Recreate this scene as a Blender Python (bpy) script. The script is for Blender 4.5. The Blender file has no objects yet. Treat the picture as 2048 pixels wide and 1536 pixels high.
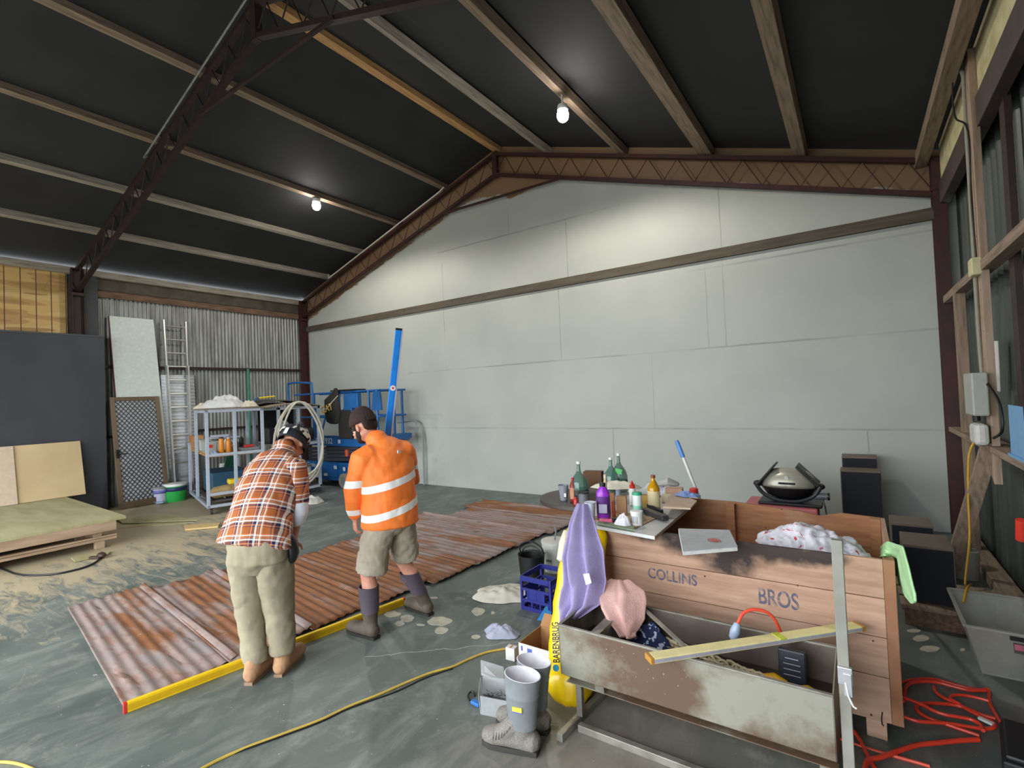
import bpy, bmesh, math, random
from mathutils import Vector as V, Matrix, noise as mn
random.seed(7)
R = math.radians
sc = bpy.context.scene
COL = sc.collection

# ---------------------------------------------------------------- camera (solved from the vanishing points of the hall)
FPX, YAW, PITCH, ROLL, EYE = 995.98, .6030514, .0234302, -.0411045, V((0, 0, 1.8))
_sy, _cy, _sp, _cp = math.sin(YAW), math.cos(YAW), math.sin(PITCH), math.cos(PITCH)
FWD = V((-_sy*_cp, _cy*_cp, _sp)); _r = V((_cy, _sy, 0)); _u = _r.cross(FWD)
RT = math.cos(ROLL)*_r + math.sin(ROLL)*_u; UP = -math.sin(ROLL)*_r + math.cos(ROLL)*_u
cd = bpy.data.cameras.new('camera'); cam = bpy.data.objects.new('camera', cd); COL.objects.link(cam)
cd.sensor_width = 36; cd.lens = 36*FPX/2048; cd.clip_start = .05; cd.clip_end = 400
m = Matrix((RT, UP, -FWD)).transposed().to_4x4(); m.translation = EYE; cam.matrix_world = m
sc.camera = cam

def _ray(x, y): return RT*((x-1024)/FPX) - UP*((y-768)/FPX) + FWD
def G(x, y, z=0.):          # survey: where the sight line of a photo point meets a level plane
    d = _ray(x, y); return EYE + d*((z-EYE.z)/d.z)
def PY(x, y, Y):
    d = _ray(x, y); return EYE + d*(Y/d.y)
def PX(x, y, X):
    d = _ray(x, y); return EYE + d*(X/d.x)

# ---------------------------------------------------------------- mesh builder
def frame(d, up=(0, 0, 1)):
    d = V(d).normalized(); up = V(up)
    if abs(d.dot(up.normalized())) > .99: up = V((1, 0, 0)) if abs(d.x) < .9 else V((0, 1, 0))
    a = d.cross(up).normalized(); return a, a.cross(d).normalized()

def smooth_path(pts, k=6, closed=False):
    P = [V(p) for p in pts]; n = len(P); out = []
    for i in range(n if closed else n-1):
        g = (lambda j: P[j % n]) if closed else (lambda j: P[min(max(j, 0), n-1)])
        p0, p1, p2, p3 = g(i-1), g(i), g(i+1), g(i+2)
        for j in range(k):
            t = j/k
            out.append(.5*((2*p1)+(p2-p0)*t+(2*p0-5*p1+4*p2-p3)*t*t+(3*p1-p0-3*p2+p3)*t**3))
    if not closed: out.append(P[-1].copy())
    return out

class B:
    def __init__(s): s.v = []; s.f = []
    def add(s, vs, fs):
        n = len(s.v); s.v += [V(p) for p in vs]; s.f += [tuple(n+i for i in f) for f in fs]; return s
    def box(s, c, size, rot=None, taper=(1, 1)):
        c = V(c); x, y, z = [k/2 for k in size]; tx, ty = taper
        vs = [V((-x, -y, -z)), V((x, -y, -z)), V((x, y, -z)), V((-x, y, -z)), V((-x*tx, -y*ty, z)), V((x*tx, -y*ty, z)), V((x*tx, y*ty, z)), V((-x*tx, y*ty, z))]
        if rot is not None:
            if not isinstance(rot, Matrix): rot = Matrix.Rotation(rot, 3, 'Z')
            vs = [rot @ v for v in vs]
        return s.add([v+c for v in vs], [(0, 3, 2, 1), (4, 5, 6, 7), (0, 1, 5, 4), (1, 2, 6, 5), (2, 3, 7, 6), (3, 0, 4, 7)])
    def box2(s, lo, hi):
        lo = V(lo); hi = V(hi); return s.box((lo+hi)/2, hi-lo)
    def bar(s, p0, p1, w, h, up=(0, 0, 1)):
        p0 = V(p0); p1 = V(p1); a, b = frame(p1-p0, up); a = a*(w/2); b = b*(h/2)
        vs = [p0-a-b, p0+a-b, p0+a+b, p0-a+b, p1-a-b, p1+a-b, p1+a+b, p1-a+b]
        return s.add(vs, [(0, 3, 2, 1), (4, 5, 6, 7), (0, 1, 5, 4), (1, 2, 6, 5), (2, 3, 7, 6), (3, 0, 4, 7)][::1])
    def rings(s, rings, cap=True, closed=False):
        n = len(rings[0]); vs = [p for r in rings for p in r]; fs = []
        m_ = len(rings)
        for i in range(m_ if closed else m_-1):
            for j in range(n):
                k = (j+1) % n; i2 = (i+1) % m_; fs.append((i*n+j, i*n+k, i2*n+k, i2*n+j))
        if cap and not closed: fs += [tuple(range(n))[::-1], tuple(range((m_-1)*n, m_*n))]
        return s.add(vs, fs)
    def tube(s, pts, r, n=8, cap=True, closed=False, ry=None):
        P = [V(p) for p in pts]; N = len(P); rr = r if isinstance(r, (list, tuple)) else [r]*N
        out = []; a = None
        for i, p in enumerate(P):
            if closed: d = P[(i+1) % N]-P[i-1]
            else: d = P[min(i+1, N-1)]-P[max(i-1, 0)]
            if d.length < 1e-9: d = V((0, 0, 1))
            d.normalize()
            if a is None: a, b = frame(d)
            else:
                a = (a-d*a.dot(d)); a = a.normalized() if a.length > 1e-6 else frame(d)[0]; b = a.cross(d)
            q = rr[i]*(ry if ry else 1)
            out.append([p+a*(rr[i]*math.cos(t*2*math.pi/n))+b*(q*math.sin(t*2*math.pi/n)) for t in range(n)])
        return s.rings(out, cap, closed)
    def cyl(s, p0, p1, r0, r1=None, n=16): return s.tube([p0, p1], [r0, r0 if r1 is None else r1], n)
    def limb(s, sts, ref, n=16, cut=''):       # stations (point, radius along ref, radius across, [power])
        P = [V(x[0]) for x in sts]; N = len(P); out = []; ref = V(ref).normalized()
        for i, p in enumerate(P):
            d = (P[min(i+1, N-1)]-P[max(i-1, 0)]).normalized(); a = (ref-d*ref.dot(d)).normalized(); b = d.cross(a)
            ra, rb = sts[i][1], sts[i][2]
            out.append([p+a*(ra*math.cos(t*2*math.pi/n))+b*(rb*math.sin(t*2*math.pi/n)) for t in range(n)])
        e0 = P[0]-(P[1]-P[0]).normalized()*min(sts[0][1:3])*.5; e1 = P[-1]+(P[-1]-P[-2]).normalized()*min(sts[-1][1:3])*.5
        k = .55
        if 'a' not in cut: out.insert(0, [e0+(q-P[0])*k for q in out[0]])
        if 'z' not in cut: out.append([e1+(q-P[-1])*k for q in out[-1]])
        return s.rings(out)
    def lathe(s, prof, c=(0, 0, 0), n=24, sx=1, sy=1, cap=True, rot=None):
        c = V(c); out = []
        for r, z in prof:
            q = [V((r*sx*math.cos(t*2*math.pi/n), r*sy*math.sin(t*2*math.pi/n), z)) for t in range(n)]
            if rot is not None: q = [rot @ p for p in q]
            out.append([p+c for p in q])
        return s.rings(out, cap)
    def prism(s, pts, vec):
        P = [V(p) for p in pts]; vec = V(vec); n = len(P)
        return s.add(P+[p+vec for p in P], [tuple(range(n))[::-1], tuple(range(n, 2*n))]+[(i, (i+1) % n, n+(i+1) % n, n+i) for i in range(n)])
    def ell(s, c, r, rot=None, nu=16, nv=10):
        c = V(c); vs = []; fs = []
        for i in range(nv+1):
            ph = math.pi*i/nv
            for j in range(nu):
                th = 2*math.pi*j/nu; p = V((r[0]*math.sin(ph)*math.cos(th), r[1]*math.sin(ph)*math.sin(th), r[2]*math.cos(ph)))
                if rot is not None: p = rot @ p
                vs.append(p+c)
        for i in range(nv):
            for j in range(nu):
                k = (j+1) % nu; fs.append((i*nu+j, (i+1)*nu+j, (i+1)*nu+k, i*nu+k))
        return s.add(vs, fs)
    def grid(s, fn, nu, nv, closed_u=False):
        vs = [fn(i/(nu-1) if not closed_u else i/nu, j/(nv-1)) for j in range(nv) for i in range(nu)]; fs = []
        for j in range(nv-1):
            for i in range(nu if closed_u else nu-1):
                k = (i+1) % nu; fs.append((j*nu+i, j*nu+k, (j+1)*nu+k, (j+1)*nu+i))
        return s.add(vs, fs)

WM = {}
def mk(name, b, mat, parent=None, local=False, smooth=None, bevel=0, solid=0, sub=0, remesh=0, relax=0, origin=None, weld=False):
    vs = b.v
    me = bpy.data.meshes.new(name); o = bpy.data.objects.new(name, me)
    if parent is not None:
        W = WM[parent.name]
        if not local: inv = W.inverted(); vs = [inv @ v for v in vs]
        o.parent = parent; WM[o.name] = W
    else:
        if origin is None:
            xs = [v.x for v in vs]; ys = [v.y for v in vs]
            origin = V(((min(xs)+max(xs))/2, (min(ys)+max(ys))/2, min(v.z for v in vs)))
        origin = V(origin); vs = [v-origin for v in vs]; o.location = origin; WM[o.name] = Matrix.Translation(origin)
    me.from_pydata(vs, [], b.f)
    bm = bmesh.new(); bm.from_mesh(me)
    bmesh.ops.remove_doubles(bm, verts=bm.verts, dist=1e-6 if not weld else weld)
    bmesh.ops.recalc_face_normals(bm, faces=bm.faces); bm.to_mesh(me); bm.free()
    COL.objects.link(o)
    if mat is not None: me.materials.append(mat)
    if remesh:
        md = o.modifiers.new('r', 'REMESH'); md.mode = 'VOXEL'; md.voxel_size = remesh; md.use_smooth_shade = True
        if relax: md = o.modifiers.new('s', 'SMOOTH'); md.factor = .6; md.iterations = relax
    if solid:
        md = o.modifiers.new('t', 'SOLIDIFY'); md.thickness = solid; md.offset = 0
    if bevel:
        md = o.modifiers.new('b', 'BEVEL'); md.width = bevel; md.segments = 2; md.limit_method = 'ANGLE'; md.angle_limit = R(35)
    if sub:
        md = o.modifiers.new('u', 'SUBSURF'); md.levels = sub; md.render_levels = sub
    if smooth is None: smooth = bool(sub or remesh)
    if smooth:
        me.shade_smooth()
        if not sub and not remesh: me.set_sharp_from_angle(angle=R(smooth if smooth is not True else 40))
    return o

def tag(o, label=None, cat=None, group=None, kind=None):
    if label: o['label'] = label
    if cat: o['category'] = cat
    if group: o['group'] = group
    if kind: o['kind'] = kind
    return o

def thing(name, label, cat, loc=(0, 0, 0), rz=0, group=None, kind=None):
    o = bpy.data.objects.new(name, None); o.empty_display_size = .1
    W = Matrix.Translation(V(loc)) @ Matrix.Rotation(rz, 4, 'Z'); o.location = loc; o.rotation_euler = (0, 0, rz)
    COL.objects.link(o); WM[o.name] = W; return tag(o, label, cat, group, kind)

def copy_tree(o, loc=None, rz=None, label=None, parent=None, scale=None):
    c = o.copy(); COL.objects.link(c)
    if parent is not None: c.parent = parent
    if loc is not None: c.location = loc
    if rz is not None: c.rotation_euler = (0, 0, rz)
    if scale is not None: c.scale = (scale,)*3
    if label: c['label'] = label
    WM[c.name] = WM[o.name]
    for ch in [x for x in COL.objects if x.parent is o]: copy_tree(ch, parent=c)
    return c

def struct(name, b, mat, label, **k):
    return tag(mk(name, b, mat, **k), label, 'building', kind='structure')

# ---------------------------------------------------------------- materials
def hexc(h):
    h = h.lstrip('#'); c = [int(h[i:i+2], 16)/255 for i in (0, 2, 4)]
    return tuple((x/12.92 if x < .04045 else ((x+.055)/1.055)**2.4) for x in c)+(1,)

class NT:
    def __init__(s, name):
        s.m = bpy.data.materials.new(name); s.m.use_nodes = True; s.t = s.m.node_tree; s.n = s.t.nodes; s.l = s.t.links
        s.p = s.n['Principled BSDF']; s._o = None
    def link(s, a, b): s.l.new(a, b)
    def inp(s, sock, v):
        if hasattr(v, 'is_output'): s.l.new(v, sock)
        else: sock.default_value = v
    @property
    def obj(s):
        if not s._o: s._o = s.n.new('ShaderNodeTexCoord').outputs['Object']
        return s._o
    def mapping(s, scale=(1, 1, 1), rot=(0, 0, 0), loc=(0, 0, 0), src=None):
        k = s.n.new('ShaderNodeMapping'); s.l.new(src or s.obj, k.inputs[0]); k.inputs['Scale'].default_value = scale
        k.inputs['Rotation'].default_value = rot; k.inputs['Location'].default_value = loc; return k.outputs[0]
    def noise(s, scale, detail=4, rough=.55, vec=None, dist=0, color=False):
        k = s.n.new('ShaderNodeTexNoise'); s.l.new(vec or s.obj, k.inputs['Vector']); k.inputs['Scale'].default_value = scale
        k.inputs['Detail'].default_value = detail; k.inputs['Roughness'].default_value = rough; k.inputs['Distortion'].default_value = dist
        return k.outputs['Color' if color else 'Fac']
    def ramp(s, fac, stops, interp='LINEAR'):
        k = s.n.new('ShaderNodeValToRGB'); s.l.new(fac, k.inputs[0]); cr = k.color_ramp; cr.interpolation = interp
        while len(cr.elements) < len(stops): cr.elements.new(.5)
        for e, (p, c) in zip(cr.elements, stops):
            e.position = p; e.color = c if not isinstance(c, (int, float)) else (c, c, c, 1)
        return k.outputs[0]
    def math(s, op, a, b=None, c=None, clamp=False):
        k = s.n.new('ShaderNodeMath'); k.operation = op; k.use_clamp = clamp
        for i, x in enumerate((a, b, c)):
            if x is not None: s.inp(k.inputs[i], x)
        return k.outputs[0]
    def mix(s, fac, a, b):
        k = s.n.new('ShaderNodeMix'); k.data_type = 'RGBA'; s.inp(k.inputs[0], fac); s.inp(k.inputs[6], a); s.inp(k.inputs[7], b); return k.outputs[2]
    def xyz(s, src=None):
        k = s.n.new('ShaderNodeSeparateXYZ'); s.l.new(src or s.obj, k.inputs[0]); return k.outputs
    def dot(s, axis, src=None):
        k = s.n.new('ShaderNodeVectorMath'); k.operation = 'DOT_PRODUCT'; s.l.new(src or s.obj, k.inputs[0]); k.inputs[1].default_value = axis; return k.outputs['Value']
    def band(s, x, c, w, soft=None):      # 1 inside |x-c|<w
        d = s.math('ABSOLUTE', s.math('SUBTRACT', x, c))
        if not soft: return s.math('LESS_THAN', d, w)
        return s.math('DIVIDE', s.math('SUBTRACT', w+soft, d), soft, clamp=True)
    def bump(s, h, strength=.3, dist=.01):
        k = s.n.new('ShaderNodeBump'); s.l.new(h, k.inputs['Height']); k.inputs['Strength'].default_value = strength; k.inputs['Distance'].default_value = dist
        s.l.new(k.outputs[0], s.p.inputs['Normal'])
    def base(s, c): s.inp(s.p.inputs['Base Color'], c)
    def set(s, rough=None, metal=None, **k):
        if rough is not None: s.inp(s.p.inputs['Roughness'], rough)
        if metal is not None: s.inp(s.p.inputs['Metallic'], metal)
        for a, v in k.items(): s.inp(s.p.inputs[a.replace('_', ' ')], v)
        return s.m

def mat(name, col, rough=.6, metal=0, col2=None, scale=6, stretch=(1, 1, 1), thr=(.4, .65), bump=0, bscale=None, spec=None, trans=0, alpha=1, emit=0, coat=0):
    t = NT(name); c = hexc(col)
    vec = t.mapping(scale=stretch) if stretch != (1, 1, 1) else t.obj
    if col2:
        f = t.ramp(t.noise(scale, 5, vec=vec), [(thr[0], 0.), (thr[1], 1.)]); t.base(t.mix(f, c, hexc(col2)))
    else:
        f = t.noise(scale*3, 3, vec=vec); k = t.mix(.5, c, c); t.base(t.mix(t.ramp(f, [(.3, 0.), (.7, 1.)]), c, tuple(x*.86 for x in c[:3])+(1,)))
    t.set(rough=rough, metal=metal)
    if bump: t.bump(t.noise(bscale or scale*4, 5, vec=vec), bump)
    if spec is not None: t.p.inputs['Specular IOR Level'].default_value = spec
    if trans: t.p.inputs['Transmission Weight'].default_value = trans
    if alpha < 1: t.p.inputs['Alpha'].default_value = alpha
    if coat: t.p.inputs['Coat Weight'].default_value = coat
    if emit: t.p.inputs['Emission Color'].default_value = c; t.p.inputs['Emission Strength'].default_value = emit
    return t.m

def text(s, size, mat_, parent, origin, right, up, depth=.001, name='lettering', bold=0, align='LEFT', sx=1):
    cu = bpy.data.curves.new(name, 'FONT'); cu.body = s; cu.size = size; cu.extrude = depth; cu.align_x = align; cu.offset = bold
    tmp = bpy.data.objects.new('tmp', cu); COL.objects.link(tmp)
    dg = bpy.context.evaluated_depsgraph_get(); me = bpy.data.meshes.new_from_object(tmp.evaluated_get(dg)); bpy.data.objects.remove(tmp)
    r = V(right).normalized(); u = V(up).normalized(); n = r.cross(u).normalized(); u = n.cross(r)
    M4 = Matrix((r, u, n)).transposed().to_4x4(); M4.translation = V(origin)
    M4 = M4 @ Matrix.Diagonal((sx, 1, 1, 1))
    b = B(); b.add([M4 @ v.co for v in me.vertices], [tuple(p.vertices) for p in me.polygons])
    return mk(name, b, mat_, parent)
SKY, LAMP, EXPO = 7.5, 230, 0.05
# ================================================================ MATERIALS OF THE HALL
D = 7.65; XL = -11.78; XR = 1.06; YF = -1.75; RX = -5.36
zc = lambda x: 6.37-(.305 if x < RX else .326)*abs(x-RX)      # top of the trusses
steel = mat('red oxide steel', '#401c19', .6, .1, '#2f1b18', 7, bump=.1)
steeld = mat('dark truss steel', '#33201d', .6, .1, '#241a19', 7, bump=.1)
zinc = mat('galvanised steel', '#9a9d9c', .42, .6, '#7f8382', 9)
timb = mat('grey weathered timber', '#937f6c', .8, 0, '#705f50', 4, (9, .7, 9), bump=.15)
timbl = mat('fresh pine purlin', '#c9a06c', .75, 0, '#a87a4b', 4, (9, .7, 9), bump=.1)
timbp = mat('pale purlin', '#a8a094', .75, 0, '#877d70', 4, (9, .7, 9), bump=.1)
dtimb = mat('dark old timber', '#7a5f4c', .8, 0, '#55402f', 4, (7, .8, 7), bump=.2)
gtimb = mat('olive brown girt timber', '#574e41', .8, 0, '#463e33', 3, (.6, 8, 8), bump=.1)
sark = mat('black roof sarking', '#2a2b2d', .8, 0, '#222325', 1.2, bump=.05, bscale=60)
black = mat('black plastic', '#121214', .5)
timbv = mat('upright weathered timber', '#8f7b68', .8, 0, '#6d5c4d', 4, (9, 9, .7), bump=.15)
white = mat('white plastic', '#e8e8e6', .5)

def floor_mat():
    t = NT('green grey concrete'); o = t.obj
    st = t.mapping(scale=(1, .45, 1), rot=(0, 0, R(-28)))
    n1 = t.noise(.7, 6, .6); n2 = t.noise(4.2, 9, .7, st, .4); n3 = t.noise(40, 4, .6)
    c = t.mix(t.ramp(n1, [(.35, 0.), (.68, 1.)]), hexc('#545d59'), hexc('#6a726d'))
    c = t.mix(t.ramp(n2, [(.48, 0.), (.75, 1.)]), c, hexc('#868c85'))
    c = t.mix(t.math('MULTIPLY', t.ramp(t.noise(1.8, 5, .6), [(.45, 0.), (.75, 1.)]), .55), c, hexc('#424b49'))
    x, y, z = t.xyz()
    # sawdust trodden around the timber stack in the far left bay
    d = t.math('ADD', t.math('MULTIPLY', t.math('SUBTRACT', x, -6.6), -.5), t.math('MULTIPLY', t.math('SUBTRACT', y, 2.6), .05))
    w = t.math('SUBTRACT', t.math('MULTIPLY_ADD', d, .75, .62), t.math('MULTIPLY', t.math('MAXIMUM', t.math('SUBTRACT', y, 2.9), 0.), .5))
    sd = t.math('ADD', w, t.math('MULTIPLY', t.math('SUBTRACT', t.noise(3.2, 9, .7, t.mapping(scale=(.55, 2.4, 1), rot=(0, 0, R(24))), 1.1), .5), 3.4))
    c = t.mix(t.ramp(sd, [(.35, 0.), (1.0, .9)]), c, hexc('#b5a688'))
    # dusty brown ground by the steel trough, damp stain, white specks
    br = t.math('SUBTRACT', 1.0, t.math('POWER', t.math('ADD', t.math('POWER', t.math('MULTIPLY', t.math('SUBTRACT', x, -1.0), .9), 2.), t.math('POWER', t.math('SUBTRACT', y, 2.2), 2.)), .5))
    c = t.mix(t.math('MULTIPLY', t.math('ADD', br, t.math('SUBTRACT', n2, .5), clamp=True), .75, clamp=True), c, hexc('#958a7d'))
    wet = t.math('SUBTRACT', .34, t.math('POWER', t.math('ADD', t.math('POWER', t.math('MULTIPLY', t.math('SUBTRACT', x, -2.95), 1.), 2.), t.math('POWER', t.math('MULTIPLY', t.math('SUBTRACT', y, 3.42), 1.7), 2.)), .5))
    c = t.mix(t.ramp(t.math('ADD', wet, t.math('MULTIPLY', t.math('SUBTRACT', t.noise(6, 4), .5), .5)), [(.1, 0.), (.16, .6)]), c, hexc('#3c4645'))
    c = t.mix(t.ramp(t.noise(2.2, 7, .75, t.mapping(loc=(9, 4, 0))), [(.56, 0.), (.66, .45)]), c, hexc('#8f938a'))
    c = t.mix(t.math('GREATER_THAN', t.noise(55, 1), .78), c, hexc('#b9bdb8'))
    c = t.mix(t.math('GREATER_THAN', t.noise(9, 3, .5, t.mapping(loc=(3, 1, 0))), .76), c, hexc('#a9aca4'))
    # hairline crack
    cr = t.band(t.math('ADD', t.math('ADD', x, t.math('MULTIPLY', y, -1.15)), t.math('MULTIPLY', t.noise(6, 5), .16)), -5.5, .003, .004)
    cr = t.math('MULTIPLY', cr, t.band(y, 2.9, .6))
    c = t.mix(t.math('MULTIPLY', cr, .7), c, hexc('#b5b5ac'))
    t.base(c); t.bump(n3, .12, .004)
    return t.set(rough=t.ramp(n1, [(.3, .42), (.7, .62)]))

def wall_mat():
    t = NT('white painted lining boards'); x, y, z = t.xyz(); wob = t.math('MULTIPLY', t.math('SUBTRACT', t.noise(3, 5), .5), .02)
    n = t.noise(.9, 5, .6)
    c = t.mix(t.ramp(n, [(.35, 0.), (.7, 1.)]), hexc('#adb0a9'), hexc('#a2a6a0'))
    m_ = None
    for zz, x0, x1 in ((1.195, -8, XR), (2.38, -8, XR), (3.55, -2, XR), (4.82, -7, -3)):
        k = t.math('MULTIPLY', t.band(t.math('ADD', z, wob), zz, .006, .012), t.math('MULTIPLY', t.math('GREATER_THAN', x, x0), t.math('LESS_THAN', x, x1)))
        m_ = k if m_ is None else t.math('MAXIMUM', m_, k)
    for xx, z0, z1 in ((-1.5, 2.38, 4.8), (-4.2, 2.38, 3.7), (-5.2, 4.82, 5.35), (-4.0, 3.8, 4.82), (-6.9, 2.38, 4.6), (-1.74, 2.38, 3.7), (.1, .9, 1.195), (-2.6, 1.195, 2.38), (-3.3, 0, 1.195)):
        k = t.math('MULTIPLY', t.band(t.math('ADD', x, wob), xx, .004, .008), t.math('MULTIPLY', t.math('GREATER_THAN', z, z0), t.math('LESS_THAN', z, z1)))
        m_ = t.math('MAXIMUM', m_, k)
    pat = t.ramp(t.noise(1.1, 3, .5, t.mapping(loc=(7, 0, 2))), [(.4, .15), (.6, .7)])
    c = t.mix(t.math('MULTIPLY', m_, pat), c, hexc('#7e827e'))
    # bare board above the paint line that follows the truss
    ax = t.math('ABSOLUTE', t.math('SUBTRACT', x, RX)); zb = t.math('SUBTRACT', 5.93, t.math('MULTIPLY', ax, .315))
    dip = t.math('MAXIMUM', t.math('SUBTRACT', .42, t.math('MULTIPLY', t.math('ABSOLUTE', t.math('SUBTRACT', x, -5.15)), .42)), 0.)
    h = t.math('ADD', t.math('SUBTRACT', z, t.math('SUBTRACT', zb, dip)), t.math('MULTIPLY', t.math('SUBTRACT', t.noise(4.5, 6, .7, t.mapping(scale=(.6, 1, 2))), .5), .34))
    f = t.ramp(h, [(.0, 0.), (.03, 1.)])
    c = t.mix(f, c, t.mix(n, hexc('#8c6f52'), hexc('#735a43')))
    # scuffs behind the lift
    sc_ = t.math('MULTIPLY', t.ramp(t.noise(2.5, 4, .6, t.mapping(scale=(1, 1, 1.5))), [(.5, 0.), (.62, .35)]), t.math('MULTIPLY', t.math('LESS_THAN', z, 1.5), t.math('LESS_THAN', x, -7)))
    c = t.mix(sc_, c, hexc('#8f9491'))
    t.base(c); return t.set(rough=.55)

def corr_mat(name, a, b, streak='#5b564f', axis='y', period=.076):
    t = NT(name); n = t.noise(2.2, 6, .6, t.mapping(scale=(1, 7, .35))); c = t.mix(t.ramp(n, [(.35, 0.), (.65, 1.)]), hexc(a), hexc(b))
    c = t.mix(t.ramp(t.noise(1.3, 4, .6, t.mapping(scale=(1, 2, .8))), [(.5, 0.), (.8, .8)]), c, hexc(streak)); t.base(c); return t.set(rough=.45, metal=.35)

ply = NT('yellow plywood panels'); _x, _y, _z = ply.xyz()
_c = ply.ramp(ply.noise(2.2, 1, .3, ply.mapping(scale=(1, .35, 3.2))), [(0, hexc('#8d6a3c')), (.42, hexc('#a98250')), (.5, hexc('#c6a468')), (.6, hexc('#cfb27c')), (.7, hexc('#98713f'))], 'CONSTANT')
_c = ply.mix(.35, _c, hexc('#c9a56a')); _l = ply.band(ply.math('FRACT', ply.math('MULTIPLY', _y, 5.)), .5, .035)
ply.base(ply.mix(_l, _c, hexc('#5a4326'))); ply = ply.set(rough=.7)

# ================================================================ ROOM SHELL
def wavy(b, o, along, across, depth, amp, length, width, pitch=.076, th=.0, per=6):
    n = int(width/pitch*per); al = V(along); ac = V(across); dp = V(depth); o = V(o)
    b.grid(lambda u, v: o+ac*(u*width)+al*(v*length)+dp*(amp*math.cos(u*width/pitch*2*math.pi)), n+1, 2)
    return b

b = B(); b.box2((XL-.1, YF-6, -.12), (XR+.1, D+.1, 0)); struct('floor', b, floor_mat(), 'worn green grey concrete slab with sawdust and paint marks', origin=(0, 0, 0))
b = B(); b.prism([(XL, D, 0), (XR, D, 0), (XR, D, zc(XR)+.15), (RX, D, 6.55), (XL, D, zc(XL)+.15)], (0, .1, 0))
struct('wall_back', b, wall_mat(), 'white lined gable wall with grey jointed boards', origin=(0, 0, 0))
b = B(); wavy(b, (XL-.03, 2.9, 0), (0, 0, 1), (0, 1, 0), (1, 0, 0), .01, 4.5, D-2.9); b.box2((XL-.09, YF, 0), (XL-.05, D, 4.5))
struct('wall_left', b, corr_mat('zinc wall cladding', '#a3a5a2', '#6f706c', '#57514a'), 'corrugated zinc side wall behind ladder and screen door', smooth=60)
b = B(); b.box2((XL-.06, YF, 3.2), (XL+.02, 2.88, 4.5)); struct('wall_left_panel', b, ply, 'yellow plywood infill with wire lines above the black partition')
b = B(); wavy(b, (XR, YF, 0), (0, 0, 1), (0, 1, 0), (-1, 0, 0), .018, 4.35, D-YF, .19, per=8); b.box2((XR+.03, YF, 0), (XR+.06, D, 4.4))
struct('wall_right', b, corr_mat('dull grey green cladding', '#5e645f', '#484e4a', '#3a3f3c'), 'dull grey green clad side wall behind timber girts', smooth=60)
b = B(); b.box2((.91, YF, 4.02), (.95, D-.2, 4.46)); struct('trim_1', b, mat('cream insulation foam', '#cfc59b', .9, 0, '#b3a87f', 5), 'cream insulation strip under the right eave')
for nm, xa, xb, lb in (('ceiling_left', XL-.15, RX, 'black sarking of the left roof slope'), ('ceiling_right', RX, XR+.15, 'black sarking of the right roof slope')):
    b = B(); f_ = lambda x: zc(x)+.16
    b.prism([(xa, YF, f_(xa)), (xb, YF, f_(xb)), (xb, YF, f_(xb)+.04), (xa, YF, f_(xa)+.04)], (0, D-YF+.1, 0)); struct(nm, b, sark, lb)
# front gable behind the camera: big open doorway
b = B(); yo = YF-.1
b.prism([(XL, yo, 0), (-10.9, yo, 0), (-10.9, yo, 4.0), (.25, yo, 4.0), (.25, yo, 0), (XR, yo, 0), (XR, yo, zc(XR)+.15), (RX, yo, 6.5), (XL, yo, zc(XL)+.15)], (0, .06, 0))
struct('wall_front', b, mat('dark front cladding', '#4c504e', .7), 'dark front gable around the wide open doorway')
b = B(); b.box2((-60, -70, -.2), (40, YF-6, -.12)); struct('ground_outside', b, mat('pale gravel yard', '#8f8b82', .9, 0, '#77746c', 2), 'pale gravel yard outside the doorway')

# purlins (under the sarking), each a timber of its own
def purlin(x, z, w, h, m_, lab, tilt=None):
    s_ = math.atan(.305 if x < RX else -.326) if tilt is None else tilt
    b = B(); rot = Matrix.Rotation(-s_, 3, 'Y'); b.box((x, (D+YF)/2, z+h/2), (w, D-YF-.02, h), rot)
    return struct('roof_purlin', b, m_, lab, bevel=.004)
P = [(-10.53, .075, .12, timbp, 'pale roof purlin lowest on the left slope'), (-9.29, .075, .12, timbp, 'pale roof purlin second from the left eave'),
     (-8.05, .08, .12, timb, 'grey roof purlin with the left lamp hanging under it'), (-6.66, .1, .12, timb, 'grey brown roof purlin just below the ridge on the left'),
     (RX, .13, .1, timbl, 'orange pine ridge purlin'), (-4.25, .09, .11, timbp, 'pale grey purlin just right of the ridge'),
     (-2.88, .13, .11, timb, 'brown roof purlin with the right lamp hanging under it'), (-1.62, .2, .11, timb, 'broad doubled grey purlin on the right slope'), (-.45, .15, .1, timb, 'grey timber purlin nearest the right eave')]
for x, w, h, m_, lb in P: purlin(x, zc(x)+.02+(0 if x > RX else .03), w, h, m_, lb, 0 if x == RX else None)
b = B(); b.box2((.70, YF, zc(.8)-.06), (.82, D, zc(.8)+.07)); struct('eave_beam', b, timb, 'wide grey timber eave beam along the right side', bevel=.004)
b = B(); b.box2((XL, YF, 4.36), (XL+.1, D, 4.48)); struct('eave_beam_pale', b, timbp, 'pale timber eave beam along the left side', bevel=.004)

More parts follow.
